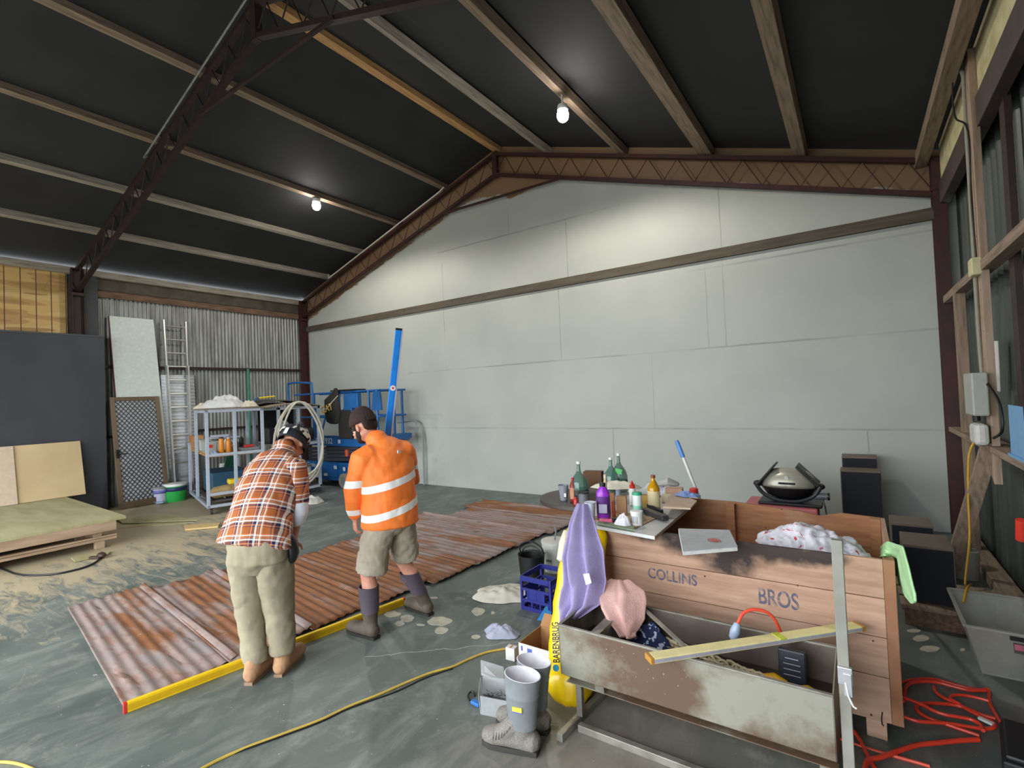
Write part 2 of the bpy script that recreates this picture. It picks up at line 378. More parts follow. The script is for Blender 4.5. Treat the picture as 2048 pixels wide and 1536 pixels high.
# steel portal frames: one against the gable wall, one mid hall
def portal(y, m_, lab, name='portal_frame'):
    t = thing(name, lab, 'roof truss', (RX, y, 0), kind='structure')
    w = .07; L = XL+.16; Rr = XR-.2
    def chord(nm, off, x0, x1):
        b = B(); b.bar((x0, y, zc(x0)-off), (x1, y, zc(x1)-off), w, .055); mk(nm, b, m_, t)
    for x0, x1 in ((L, RX), (RX, Rr)):
        chord('top_chord', .03, x0, x1); chord('bottom_chord', .42, x0, x1)
        b = B(); n = 15 if x0 == L else 14; pts = []
        for i in range(n*2+1):
            x = x0+(x1-x0)*i/(2*n); pts.append(V((x, y, zc(x)-(.05 if i % 2 else .40))))
        b.tube(pts, .009, 6); mk('web_rod', b, m_, t)
    b = B(); b.bar((RX, y, 6.38), (RX, y, 5.9), .1, .08, (0, 1, 0)); mk('ridge_post', b, m_, t)
    b = B(); b.bar((-6.76, y-.03, 5.53), (-3.93, y-.03, 5.48), .035, .035); mk('collar_tie', b, m_, t)
    for x0, s_ in ((L-.02, 1), (Rr+.03, -1)):
        b = B(); b.box2((x0-.06, y-.09, 0), (x0+.06, y-.08, zc(x0))); b.box2((x0-.06, y+.08, 0), (x0+.06, y+.09, zc(x0))); b.box2((x0-.006, y-.08, 0), (x0+.006, y+.08, zc(x0)))
        b.box2((x0-.07, y-.1, 3.95), (x0+.07, y+.1, 4.0)); mk('column', b, m_, t)
    return t
portal(7.53, steel, 'red brown lattice portal frame against the white gable wall')
portal(3.0, steeld, 'dark lattice portal frame crossing the middle of the hall')
# girt across the gable wall, rods and rails
b = B(); b.box2((XL+.12, 7.6, 3.66), (-8.0, D, 3.80)); b.box2((-7.99, 7.597, 3.66), (XR-.2, D, 3.80)); struct('girt', b, gtimb, 'long brown timber girt across the white gable wall', bevel=.003)
b = B(); b.tube([PY(425, 552, 7.4)*1, PY(905, 375, 7.4)], .012, 8); q = B()
p0 = V((-10.4, 7.44, zc(-10.4)+.0)); p1 = V((-6.7, 7.44, zc(-6.7)+.0))
b = B(); b.tube([p0+V((0, 0, .1)), p0, p1, p1+V((.12, 0, .06))], .012, 8); tag(mk('conduit_pipe', b, white, smooth=True), 'thin white conduit pipe along the gable truss', 'pipe')
p0 = V((-8.3, 2.92, zc(-8.3)-.02)); p1 = V((-5.2, 2.92, zc(-5.36)+.05))
b = B(); b.tube([p0+V((.1, 0, -.01)), p0, p1], .014, 8); tag(mk('conduit_pipe', b, zinc, smooth=True), 'pale grey conduit pipe clipped beside the mid hall truss', 'pipe')
for z, h, lb in ((4.0, .12, 'rusty brown top rail on the zinc wall'), (2.64, .06, 'thin dark middle rail on the zinc wall'), (1.3, .05, 'low dark rail on the zinc wall')):
    b = B(); b.box2((XL+.0, 3.1, z), (XL+.05, D-.02, z+h)); struct('wall_rail', b, dtimb if h > .1 else steeld, lb)
b = B(); b.box2((XL, 3.1, 4.14), (XL+.012, D-.02, 4.36)); struct('wall_strip', b, mat('dark brown strip', '#5b5348', .7, .2, '#4a4138', 4), 'dull brown strip under the left eave')  # darker band above the top rail, built as a thin strip
b = B(); b.box2((XL+.03, 2.95, 0), (XL+.13, 3.3, 4.36)); struct('corner_post', b, mat('grey post', '#3e4143', .7), 'dark grey post beside the zinc wall')

# right wall timbers
def sb(name, lo, hi, m_, lb, **k): b = B(); b.box2(lo, hi); return struct(name, b, m_, lb, **k)
sb('side_beam', (XR-.17, YF, 3.78), (XR-.08, D-.2, 4.02), mat('dark side beam', '#4b3a35', .7, 0, '#3c302c', 4), 'dark timber beam below the cream insulation', bevel=.004)
sb('side_girt', (XR-.2, YF, 2.64), (XR-.1, D-.25, 2.72), timb, 'brown timber girt at mid height of the side wall', bevel=.004)
sb('side_shelf', (XR-.22, YF, 1.2), (XR-.06, D-.25, 1.25), timb, 'dusty timber ledge along the side wall', bevel=.004)
sb('bottom_plate', (XR-.2, YF, 0), (XR-.06, D-.25, .1), timb, 'dusty timber bottom plate along the side wall', bevel=.006)
sb('wall_stud', (XR-.2, 6.62, .1), (XR-.12, 6.75, 2.64), timbv, 'thin brown stud between the two girts', bevel=.004)
for y in (4.9, 3.6): sb('wall_stud', (XR-.1, y, .1), (XR-.06, y+.14, 4.0), steeld, 'dark stud on the side wall, '+('beside the meter box' if y > 4 else 'nearest the doorway'))
b = B(); b.prism([(.86, 5.36, .95), (.86, 5.51, 1.05), (.86, 5.51, 4.42), (.86, 5.36, 4.42)], (.05, 0, 0))
for k in range(16): b.cyl((.859, 5.40+(k % 3)*.035, 1.5+k*.11), (.855, 5.40+(k % 3)*.035, 1.5+k*.11), .006, n=6)
struct('cable_post', b, mat('pale post timber', '#a58f7c', .75, 0, '#8a745f', 4, (6, 6, .6)), 'pale upright plank carrying cables and the meter box', bevel=.004)
b = B(); b.tube(smooth_path([(.855, 5.5, 1.7), (.845, 5.5, 2.2), (.85, 5.5, 4.0), (.84, 5.47, 4.3), (.8, 5.6, 4.42)], 5), .014, 8); tag(mk('conduit_pipe', b, mat('grimy conduit', '#8f8a7c', .6), smooth=True), 'grimy conduit rising up the pale plank', 'pipe')
b = B(); b.tube(smooth_path([(.85, 5.43, 2.7), (.84, 5.42, 3.2), (.85, 5.45, 3.8), (.8, 5.6, 4.0), (.8, 5.62, 4.3), (.82, 5.5, 4.45)], 6), .007, 6); tag(mk('cable', b, black, smooth=True), 'thin dark cable looping at the top of the plank', 'cable')
b = B(); b.box((.84, 5.43, 2.68), (.07, .14, .14)); t_ = tag(mk('junction_box', b, mat('ivory plastic', '#c9bf95', .5), bevel=.01), 'ivory junction box on the pale plank', 'junction box')
t_ = thing('meter_box', 'pale grey meter box on the plank', 'meter box', (.83, 5.45, 1.5))
b = B(); b.box((.8, 5.45, 1.66), (.1, .34, .34)); mk('enclosure', b, mat('pale grey enamel', '#a3a49c', .5), t_, bevel=.012)
b = B(); b.cyl((.8, 5.5, 1.49), (.8, 5.5, 1.44), .025); mk('cable_gland', b, black, t_)
b = B(); b.box((.8, 5.42, 1.34), (.09, .24, .17)); tag(mk('power_outlet', b, mat('white outlet', '#c6c5bd', .5), bevel=.03), 'white weatherproof outlet under the meter box', 'outlet')
b = B(); b.tube(smooth_path([(.84, 5.3, 1.75), (.88, 5.15, 1.6), (.88, 5.1, 1.4), (.86, 5.28, 1.32)], 8), .01, 8); tag(mk('cable', b, black, smooth=True), 'black cable curving from the meter box', 'cable')
b = B(); b.box((.98, 5.72, 1.88), (.005, .16, .42), Matrix.Rotation(.05, 3, 'X')); tag(mk('paper_sheet', b, white), 'white sheet of paper pinned above the meter box', 'paper')
b = B(); b.tube(smooth_path([(.79, 5.48, 1.3), (.74, 5.5, 1.15), (.72, 5.5, .8), (.7, 5.4, .5), (.62, 5.1, .22), (.62, 4.85, .3), (.56, 4.55, .36), (.52, 4.4, .31)], 8), .008, 8); tag(mk('extension_lead', b, mat('yellow cord', '#c79a2c', .5), smooth=True), 'yellow lead hanging from the outlet into the tub', 'cable')
b = B(); b.bar(PX(1905, 1135, .62), PX(1982, 885, .86), .11, .05, (0, 1, 0)); tag(mk('plank', b, timbv, bevel=.004), 'grey timber plank leaning beside the outlet', 'plank')
b = B(); b.box2((.84, 4.35, 1.25), (.97, 4.75, 1.27)); b.box2((.85, 4.36, 1.27), (.852, 4.72, 1.6)); tag(mk('plastic_sheet', b, mat('light blue plastic', '#6d9fc9', .5)), 'light blue panel standing on the wall ledge', 'panel')
b = B(); b.lathe([(.045, 0), (.045, .12), (.03, .14), (.03, .16)], (.93, 6.9, 1.25), 14); tag(mk('jar', b, mat('brown glass', '#2a1c16', .25), smooth=True), 'small dark jar on the ledge by the column', 'jar')
b = B(); b.lathe([(.09, 0), (.1, .22), (.1, .25), (.08, .25)], (.74, 6.0, 0), 18); b.cyl((.74, 6, .25), (.74, 6, .32), .05); tag(mk('paint_pot', b, mat('grimy white plastic', '#a29f95', .6), smooth=True), 'grimy white pot by the bottom plate', 'pot')
# ================================================================ LEFT SIDE: partition, boards, ladder, trolleys, lift
charcoal = mat('charcoal painted board', '#393b42', .55, 0, '#33353b', 1.5)
mdf = mat('raw board', '#c2ab84', .75, 0, '#b7a07a', 1.2)
mdfg = mat('dusty greenish board', '#a9a27c', .8, 0, '#969168', 2.4, (.5, 2, 1))
pinew = mat('sawn pine', '#ab917a', .8, 0, '#937b62', 3, (4, .6, 4), bump=.1)
alum = mat('aluminium', '#c9c9c5', .35, .7)
gfr = mat('light blue grey frame enamel', '#a9b1bd', .45)
red = mat('red plastic', '#c8322c', .4); green = mat('bright green plastic', '#2fae4e', .45); blue = mat('machine blue enamel', '#1d5f9f', .4, 0, '#185289', 3)
navy = mat('navy print', '#27305e', .5); orange = mat('orange plastic', '#e5902b', .4); yellow = mat('yellow plastic', '#e6c81f', .45); card = mat('brown cardboard', '#a97c50', .85)
cream = mat('cream fabric', '#cfc8b4', .9); dark = mat('dark clutter', '#2b2a2b', .7); grey = mat('mid grey plastic', '#7d8082', .55)

b = B(); b.box2((-11.6, YF+.3, 0), (-11.5, 3.34, 3.2)); t = thing('partition', 'tall charcoal partition in front of the left wall', 'partition', (-11.55, 1, 0)); mk('panel', b, charcoal, t)
b = B(); b.box2((-11.61, YF+.3, 3.2), (-11.49, 3.34, 3.23)); mk('cap_rail', b, mat('dusty dark edge', '#4c4f52', .8), t)

# stack of boards on pallets
t = thing('board_pallet', 'long low pallet stacked with dusty boards', 'pallet', (-9.9, 1.2, 0), kind=None)
c0 = G(252, 1031, .38); c1 = G(171, 1002, .38); x0, y1 = c0.x, c0.y; ya = -1.1
b = B(); b.prism([(x0, y1, .34), (-11.36, c1.y-.02, .34), (-11.36, ya, .34), (x0+.14, ya, .34)], (0, 0, .04)); mk('top_board', b, mdfg, t, bevel=.003)
b = B(); b.box2((-11.2, ya, .225), (x0+.04, y1-.12, .34)); mk('bearer', b, pinew, t, bevel=.004)
for x in (x0-.02, x0-.8, x0-1.6):
    b = B(); b.box2((x-.08, ya, .10), (x, y1-.1, .135)); mk('lower_rail', b, pinew, t, bevel=.003); b = B(); b.box2((x-.08, ya, .14), (x, y1-.1, .165)); mk('upper_rail', b, pinew, t, bevel=.003)
    for y in (y1-.35, y1-1.5, y1-2.6):
        b = B(); b.box2((x-.085, y, .165), (x-.01, y+.09, .225)); mk('block', b, pinew, t, bevel=.003); b = B(); b.box2((x-.085, y+.02, 0), (x-.01, y+.12, .10)); mk('block', b, pinew, t, bevel=.003)
def lean(name, lab, cat_, y0, y1, xb, xt, z0, z1, th, m_, shift=0, **k):
    b = B(); b.prism([(xb, y0, z0), (xb, y1, z0), (xt, y1+shift, z1), (xt, y0+shift, z1)], (-th, 0, 0)); return tag(mk(name, b, m_, bevel=.002), lab, cat_, **k)
q = PX(172, 1000, -11.28); lean('board_sheet', 'large raw board leaning on the charcoal partition', 'board', .2, q.y-.02, -11.2, -11.45, .385, 1.31, .016, mdf)
lean('board_sheet', 'paler pinkish board leaning at the left picture edge', 'board', -.9, 2.08, -11.17, -11.42, .385, 1.31, .014, mat('pinkish board', '#c4b19a', .75))
for pts, z, lb in (([(245, 1046), (395, 1040), (330, 1030), (232, 1036)], .03, 'upper thin board lying flat beside the pallet'), ([(228, 1057), (388, 1044), (330, 1038), (230, 1046)], .008, 'lower thin board lying flat beside the pallet')):
    b = B(); b.prism([G(x, y, z) for x, y in pts], (0, 0, -.012)); tag(mk('thin_board', b, mdfg, bevel=.002), lb, 'board')
b = B(); b.prism([G(x, y, .03) for x, y in ((368, 1050), (440, 1045), (436, 1052), (370, 1058))], (0, 0, -.025)); tag(mk('batten', b, mat('yellow pine', '#cdb07a', .7)), 'short yellow pine batten near the trolley', 'batten')
b = B(); b.prism([G(x, y, .02) for x, y in ((142, 1115), (222, 1102), (215, 1108), (150, 1122))], (0, 0, -.015)); tag(mk('offcut', b, mdfg), 'narrow board offcut on the sawdust', 'offcut')
b = B(); b.tube(smooth_path([G(x, y, .012) for x, y in ((-60, 1120), (0, 1136), (40, 1149), (100, 1149), (150, 1140), (185, 1128), (206, 1112))], 6), .011, 7); tag(mk('black_hose', b, black, smooth=True), 'black hose lying in the sawdust by the pallet', 'hose')
b = B(); b.ell(G(203, 1110, .04), (.07, .045, .035)); b.box(G(190, 1115, .02), (.12, .04, .03), .6); tag(mk('hose_nozzle', b, mat('dark red brown metal', '#3d2620', .5), smooth=True), 'dark nozzle at the end of the black hose', 'nozzle')

# boards and door against the zinc wall
t = thing('leaning_board', 'tall white laminated board leaning on the zinc wall', 'board', (-11.55, 3.95, 0))
b = B(); b.prism([(-11.42, 3.58, 0), (-11.42, 4.36, 0), (XL+.06, 4.22, 3.65), (XL+.06, 3.485, 3.65)], (-.035, 0, 0)); mk('sheet', b, mat('pale green white laminate', '#c9d2cc', .45), t)
b = B(); b.prism([(-11.418, 3.572, 0), (-11.418, 3.584, 0), (XL+.062, 3.491, 3.65), (XL+.062, 3.479, 3.65)], (-.04, 0, 0)); mk('edge_strip', b, mat('maroon edge', '#5f2b36', .5), t)
b = B(); n = 200; wpts = lambda u, v: V((-11.5-.15*v+.008*math.cos(v*36*2*math.pi), 4.3+u*.62, v*2.52)); b.grid(wpts, 2, 37*6); tag(mk('ribbed_sheet', b, mat('white ribbed sheet', '#d3d8dd', .5), solid=.003, smooth=60), 'white ribbed sheet leaning behind the ladder', 'sheet')
t = thing('screen_door', 'bronze framed security screen door leaning on the wall', 'screen door', (-11.4, 4.0, 0))
bl, br_, tl, tr = PX(238, 1016, -11.2), PX(340, 992, -11.2), PX(219, 797, -11.55), PX(318, 794, -11.55); zt = 2.08
bl = V((-11.2, bl.y, .01)); br_ = V((-11.2, br_.y-.0, .01)); tl = V((-11.56, tl.y, zt)); tr = V((-11.56, tr.y, zt))
fb = mat('bronze aluminium', '#6b5b48', .5, .3)
b = B(); wd = .075; nrm = (br_-bl).cross(tl-bl).normalized()
for p, q_ in ((bl, tl), (br_, tr)): b.bar(p+(br_-bl).normalized()*(wd/2 if p is bl else -wd/2), q_+(br_-bl).normalized()*(wd/2 if p is bl else -wd/2), wd, .03, nrm)
b.bar(bl+V((0, 0, .06)), br_+V((0, 0, .06)), .03, .12); b.bar(tl-V((0, 0, .04)), tr-V((0, 0, .04)), .03, .08); mk('door_frame', b, fb, t, bevel=.004)
b = B(); du = (br_-bl); dv = (tl-bl); W_, H_ = du.length, dv.length; un, vn = du.normalized(), dv.normalized(); s_ = .075
def clipd(k, sg):
    pts = []
    for i in range(0, 801):
        v = H_*i/800; u = k+sg*v*.8
        if .06 < u < W_-.06 and .1 < v < H_-.06: pts.append(bl+un*u+vn*v)
    return (pts[0], pts[-1]) if len(pts) > 4 else None
k = -2.2
while k < W_+2.2:
    for sg in (1, -1):
        c = clipd(k, sg)
        if c: b.bar(c[0], c[1], .012, .008, nrm)
    k += s_
mk('diamond_grille', b, mat('dark grille', '#3b3d42', .5, .2), t)
b = B(); b.prism([bl+un*.05+vn*.1+nrm*-.012, br_-un*.05+vn*.1+nrm*-.012, tr-un*.05-vn*.05+nrm*-.012, tl+un*.05-vn*.05+nrm*-.012], nrm*.002); mk('mesh_screen', b, mat('grey insect mesh', '#b4b8bb', .8, alpha=.92), t)
b = B(); hp = bl+un*.05+vn*1.02+V((.03, 0, 0)); b.box(hp, (.015, .05, .16)); b.tube([hp, hp+V((.05, 0, 0)), hp+V((.05, .14, 0))], .009); mk('lever_handle', b, black, t, smooth=True)

t = thing('extension_ladder', 'tall aluminium extension ladder leaning on the zinc wall', 'ladder', (-11.3, 4.9, 0))
lb, lt = PX(349, 962, -11.35), PX(326, 628, XL+.1); rb, rt = PX(384, 958, -11.35), PX(370, 631, XL+.1)
lb.z = rb.z = .0; lt.z = rt.z = 3.66
for p, q_, nm in ((lb, lt, 'stile'), (rb, rt, 'stile')):
    b = B(); b.bar(p, q_, .028, .07, (1, 0, 0)); mk(nm, b, alum, t, bevel=.004)
    b = B(); o_ = V((.05, .0, 0)); b.bar(p+o_, p+(q_-p)*.74+o_, .026, .06, (1, 0, 0)); mk(nm, b, alum, t, bevel=.004)
for i in range(13):
    f = (i+.55)/13; b = B(); b.cyl(lb.lerp(lt, f), rb.lerp(rt, f), .016, n=8); mk('rung', b, alum, t, smooth=True)

# paint tins and buckets
def tin(name, px, r, h, m_, lb, lid=None, band=None, handle=True, cat_='paint tin'):
    c = G(*px); c.z = 0; t = thing(name, lb, cat_, c)
    b = B(); b.lathe([(r*.88, 0), (r*.9, .01), (r, h*.97), (r*1.02, h), (r*.95, h)], c, 24); mk('tin_body', b, m_, t, smooth=True)
    if lid: b = B(); b.lathe([(r*1.07, h-.03), (r*1.07, h+.012), (r*.9, h+.016)], c, 24); mk('lid', b, lid, t, smooth=True)
    if band: b = B(); b.lathe([(r*.97, h*.62), (r*.985, h*.84)], c, 24, cap=False); mk('label_band', b, band, t, smooth=True, solid=.006)
    return t
tin('paint_bucket', (352, 1001), .19, .33, green, 'green paint bucket with a white lid and dark band', white, navy)
tin('paint_tin', (321, 1005), .13, .3, mat('white tin', '#c5c6de', .4), 'white and violet paint tin left of the green bucket', grey, mat('violet label', '#6d6fb5', .5))
tin('paint_tin', (224, 1010), .105, .22, black, 'black tin with a blue label by the screen door', None, mat('blue label', '#3b6f92', .5))
b = B(); b.grid(lambda u, v: G(258+u*70, 1004-v*12+math.sin(u*9)*3, .02+.03*abs(math.sin(u*11+v*5))), 24, 6); tag(mk('crumpled_plastic', b, mat('pale plastic film', '#9db2c6', .4), smooth=True, solid=.002), 'crumpled pale plastic film at the foot of the screen door', 'plastic film')

# ---------------------------------------------------------------- steel frame trolleys
def trolley(lab, ys, xf, backs, zt, zmid, wheel=True):
    t = thing('frame_trolley', lab, 'trolley', (xf-.6, (ys[0]+ys[-1])/2, 0)); y0, y1 = ys[0], ys[-1]; k = .05
    for y in ys: b = B(); b.box2((xf-k, y-k/2, .12), (xf, y+k/2, zt)); mk('post', b, gfr, t, bevel=.004)
    for z in (.14, .34, zmid, zt-.025): b = B(); b.box2((xf-k, y0-k/2+.001, z-.024), (xf-.001, y1+k/2, z+.024)); mk('rail', b, gfr, t, bevel=.004)
    for xb, zb in backs:
        for y in (y0, y1): b = B(); b.box2((xb-k, y-k/2, .12), (xb, y+k/2, zb)); mk('post', b, gfr, t, bevel=.004)
        for z in (.14, zb-.025): b = B(); b.box2((xb-k, y0, z-.024), (xb, y1, z+.024)); mk('rail', b, gfr, t, bevel=.004)
    xb = backs[-1][0]
    for y in (y0, y1):
        b = B(); b.box2((xb, y-k/2+.001, .116), (xf, y+k/2-.001, .164)); mk('rail', b, gfr, t, bevel=.004)
        b = B(); b.box2((backs[0][0], y-k/2, zt-.05), (xf, y+k/2, zt)); mk('rail', b, gfr, t, bevel=.004)
    for x in (xb, xf-.08):
        for y in (y0+.05, y1-.05):
            b = B(); b.cyl((x, y-.015, .05), (x, y+.015, .05), .05); b.box((x, y, .105), (.06, .05, .03)); mk('caster', b, mat('caster rubber', '#3a3634', .6), t, smooth=True)
    return t
_n0 = len(COL.objects)
c1 = trolley('grey steel frame trolley holding plywood shelf and bottles', (4.0, 4.42, 4.86), -9.0, ((-10.17, 1.77), (-11.1, 1.12)), 1.77, 1.0)
b = B(); b.box2((-11.1, 4.03, .96), (-9.05, 4.83, .985)); b.box2((-11.1, 4.02, 1.0), (-9.02, 4.84, 1.015)); mk('plywood_shelf', b, mat('plywood shelf', '#b98f5c', .7), c1)
b = B(); b.box2((-10.9, 4.03, .2), (-9.06, 4.83, .22)); mk('lower_shelf', b, mat('dark shelf', '#55504c', .8), c1)
c2 = trolley('grey steel frame trolley draped with white hose', (5.27, 5.68, 6.12), -9.02, ((-9.9, 1.74),), 1.76, 1.02)
b = B(); b.box2((-9.9, 5.3, 1.03), (-9.06, 6.1, 1.05)); mk('plywood_shelf', b, mat('grey shelf', '#77706a', .8), c2)
b = B(); b.box2((-9.9, 5.3, .17), (-9.06, 6.1, .19)); mk('lower_shelf', b, mat('dark shelf board', '#4b4845', .8), c2)
b = B(); b.box2((-9.88, 5.32, 1.09), (-9.86, 6.08, 1.7)); mk('back_sheet', b, mat('black lining', '#1d1b1c', .8), c2)

def rag(name, lab, c, sx, sy, h, m_, cat_='cloth', seed=1, rz=0, n=36, rough=1.0, **k):
    rot = Matrix.Rotation(rz, 3, 'Z'); c = V(c)
    def fn(u, v):
        a = u*2*math.pi; r = v; e = 1+.25*mn.noise(V((math.cos(a)*1.3, math.sin(a)*1.3, seed)))*rough+.12*mn.noise(V((math.cos(a)*4, math.sin(a)*4, seed+5)))
        x, y = r*math.cos(a)*e, r*math.sin(a)*e
        z = h*(1-r**2.4)*(.75+.5*mn.noise(V((x*1.6, y*1.6, seed+9))))+h*.35*(1-r*r)*mn.noise(V((x*5, y*5, seed+2)))+.004
        return c+rot @ V((x*sx, y*sy, max(z, .003)))
    b = B(); b.grid(fn, n, 14, True); b.f.append(tuple(range(n*13, n*14))[::-1]) if False else None
    o = mk(name, b, m_, solid=.004, sub=1, weld=1e-4, **k); return tag(o, lab, cat_)
# things on trolley one
rag('plastic_bag', 'white plastic bag heaped on top of the first trolley', (-9.5, 4.36, 1.775), .34, .36, .26, mat('white bag film', '#cfcfce', .45), 'bag', 3)
rag('cream_cloth', 'cream cloth heap at the left end of the trolley top', (-9.75, 4.1, 1.775), .3, .2, .13, cream, 'cloth', 5)
rag('cream_cloth', 'cream cloth heap at the right end of the trolley top', (-9.3, 4.72, 1.775), .2, .16, .12, cream, 'cloth', 8)
b = B(); b.box2((-9.9, 3.93, 1.775), (-8.98, 4.9, 1.79)); b.v = [v+V((0, 0, .0)) for v in b.v]; tag(mk('top_board', b, timb), 'thin grey board lying on the first trolley top', 'board')
for v in [o for o in COL.objects if o.name.startswith(('plastic_bag', 'cream_cloth'))]: v.location.z += .017
def cbox(name, lab, c, s, rz=0, m_=card, mark=None, cat_='box'):
    c = V(c); t = thing(name, lab, cat_, (c.x, c.y, c.z), rz); b = B(); b.box((0, 0, s[2]/2), s); mk('carton', b, m_, t, local=True, bevel=.003)
    b = B(); b.box((0, 0, s[2]+.001), (s[0]*.16, s[1], .002)); mk('tape', b, mat('parcel tape', '#b78d5c', .3), t, local=True)
    return t
t = cbox('cardboard_box', 'small brown cardboard box with a black triangle mark', (-11.15, 4.12, 1.017), (.5, .2, .24))
p = V((-10.45, 4.16, 1.13)); b = B(); pt = V((.254, -.03, .06)); b.prism([(.251, -.06, .05), (.251, .06, .05), (.251, 0, .17)], (.002, 0, 0)); mk('triangle_mark', b, black, t, local=True)
b = B(); b.prism([(.2535, -.03, .065), (.2535, .03, .065), (.2535, 0, .12)], (.001, 0, 0)); mk('triangle_mark', b, card, t, local=True)
def bottle(name, lab, c, r, h, m_, cap, label=None, neck=.35, shoulder=.62, capm=None, cat_='bottle', group=None, n=18, sx=1, sy=1, rz=0, caph=None):
    t = thing(name, lab, cat_, c, rz, group); rn = r*neck; ch = caph or h*.1
    b = B(); b.lathe([(r*.9, 0), (r, h*.02), (r, h*shoulder*.96), (r*.93, h*shoulder), (rn*1.3, h*(shoulder+(1-shoulder)*.5)), (rn, h*(shoulder+(1-shoulder)*.62)), (rn, h-ch), (rn*.9, h-ch)], (0, 0, 0), n, sx, sy); mk('bottle_body', b, m_, t, local=True, smooth=True)
    b = B(); b.lathe([(rn*1.2, h-ch), (rn*1.2, h), (rn*1.0, h)], (0, 0, 0), 14, sx**.5, sy**.5); mk('cap', b, cap, t, local=True, smooth=True)
    if label is not None:
        b = B(); b.lathe([(r*1.012, h*shoulder*.18), (r*1.012, h*shoulder*.85)], (0, 0, 0), n, sx, sy, cap=False); mk('label', b, label, t, local=True, smooth=True)
    return t
bottle('sauce_bottle', 'orange bottle with black cap, left of two on the plywood shelf', (-9.2, 4.24, 1.017), .04, .27, orange, black, neck=.75, shoulder=.8)
bottle('sauce_bottle', 'orange bottle with pale cap, right of two on the plywood shelf', (-9.2, 4.35, 1.017), .042, .26, orange, cream, neck=.5, shoulder=.75)
for (y, x, m_, nm, lb) in ((4.1, -9.5, mat('clear tub', '#b9bdb8', .3, alpha=.6), 'plastic_tub', 'clear plastic tub at the front of the plywood shelf'), (4.12, -10.2, mat('clear tub b', '#c4c8c2', .3, alpha=.7), 'plastic_tub', 'clear plastic tub in the middle of the plywood shelf')):
    t = thing(nm, lb, 'tub', (x, y, 1.017)); b = B(); b.box((0, 0, .1), (.4, .17, .2), taper=(1.05, 1.05)); mk('tub_body', b, m_, t, local=True, bevel=.01)
    b = B(); b.cyl((.215, -.01, .12), (.222, -.01, .12), .03); mk('red_cap', b, red, t, local=True)
rag('blue_cloth', 'light blue cloth by the tubs on the plywood shelf', (-9.15, 4.12, 1.017), .08, .06, .04, mat('light blue cloth', '#9fc0e0', .9), 'cloth', 2)
t = thing('tray', 'grey tray with a red tool at the right of the plywood shelf', 'tray', (-9.25, 4.68, 1.017)); b = B(); b.box((0, 0, .03), (.3, .28, .05)); mk('tray_body', b, grey, t, local=True, bevel=.01); b = B(); b.box((0, 0, .075), (.12, .16, .05)); mk('red_tool', b, red, t, local=True, bevel=.015)
for i, (y, h, m_, w_) in enumerate(((4.55, .2, white, .03), (4.6, .14, grey, .04), (4.5, .12, red, .03), (4.3, .16, white, .035), (4.42, .2, cream, .03), (4.7, .22, dark, .04))):
    b = B(); b.lathe([(w_, 0), (w_, h*.8), (w_*.5, h*.9), (w_*.5, h)], (-9.75-.1*(i % 3), y, 1.017), 12); tag(mk('small_bottle', b, m_, smooth=True), ['slim white', 'short grey', 'short red', 'white squat', 'tall cream', 'dark tall'][i]+' bottle at the back of the plywood shelf', 'bottle')
b = B(); b.box((-10.3, 4.45, 1.36), (.6, .5, .02)); b.box((-10.0, 4.35, 1.4), (.05, .3, .05)); 
tag(mk('clear_tray', b, mat('white trays', '#b9bccb', .4), bevel=.004), 'white tray balanced behind the tubs', 'tray')
COL.objects[-1].location.z = 1.22
# lower shelf contents
b = B(); b.limb([((-9.25, 4.12, .32), .1, .1), ((-9.25, 4.3, .33), .13, .11), ((-9.25, 4.5, .33), .12, .11), ((-9.3, 4.62, .32), .08, .08)], (1, 0, 0)); tag(mk('sand_bag', b, mat('hessian', '#a98f61', .9, 0, '#8b7349', 8), smooth=True), 'brown hessian roll on the lower trolley shelf', 'roll')
COL.objects[-1].location.z = .23
b = B(); b.box((-9.35, 4.55, .5), (.2, .4, .09)); tag(mk('yellow_case', b, yellow, bevel=.02), 'yellow case on top of the hessian roll', 'case'); COL.objects[-1].location.z = .435
b = B(); b.ell((-9.12, 4.62, .31), (.05, .1, .08)); tag(mk('blue_roll', b, mat('blue roll', '#3c4fae', .5), smooth=True), 'blue roll on the lower trolley shelf', 'roll'); COL.objects[-1].location.z = .225
b = B(); b.box2((-10.6, 4.15, .22), (-9.7, 4.75, .62)); tag(mk('dark_crate', b, mat('teal crate', '#244a63', .6), bevel=.02), 'dark teal crate at the back of the lower shelf', 'crate')
for i in range(5): b = B(); y = 4.12+i*.14; b.tube([(-10.9, y, .235+.012*i), (-9.12, y+.05*(i % 3-1), .235+.012*i)], .013, 6); tag(mk('metal_rod', b, (steeld, zinc, timb)[i % 3]), ('dark', 'zinc', 'timber', 'second dark', 'second zinc')[i]+' rod lying on the lower trolley shelf', 'rod', 'rods on the lower trolley shelf')
_c = V((-9.07, 4.01, 0)); _a = R(-15.6); _rm = Matrix.Rotation(_a, 3, 'Z')
_T2 = [c2.name]
for o in list(COL.objects)[_n0:]:
    if o.parent is None and o.name not in _T2:
        o.location = _c+_rm @ (o.location-_c); o.rotation_euler.z += _a
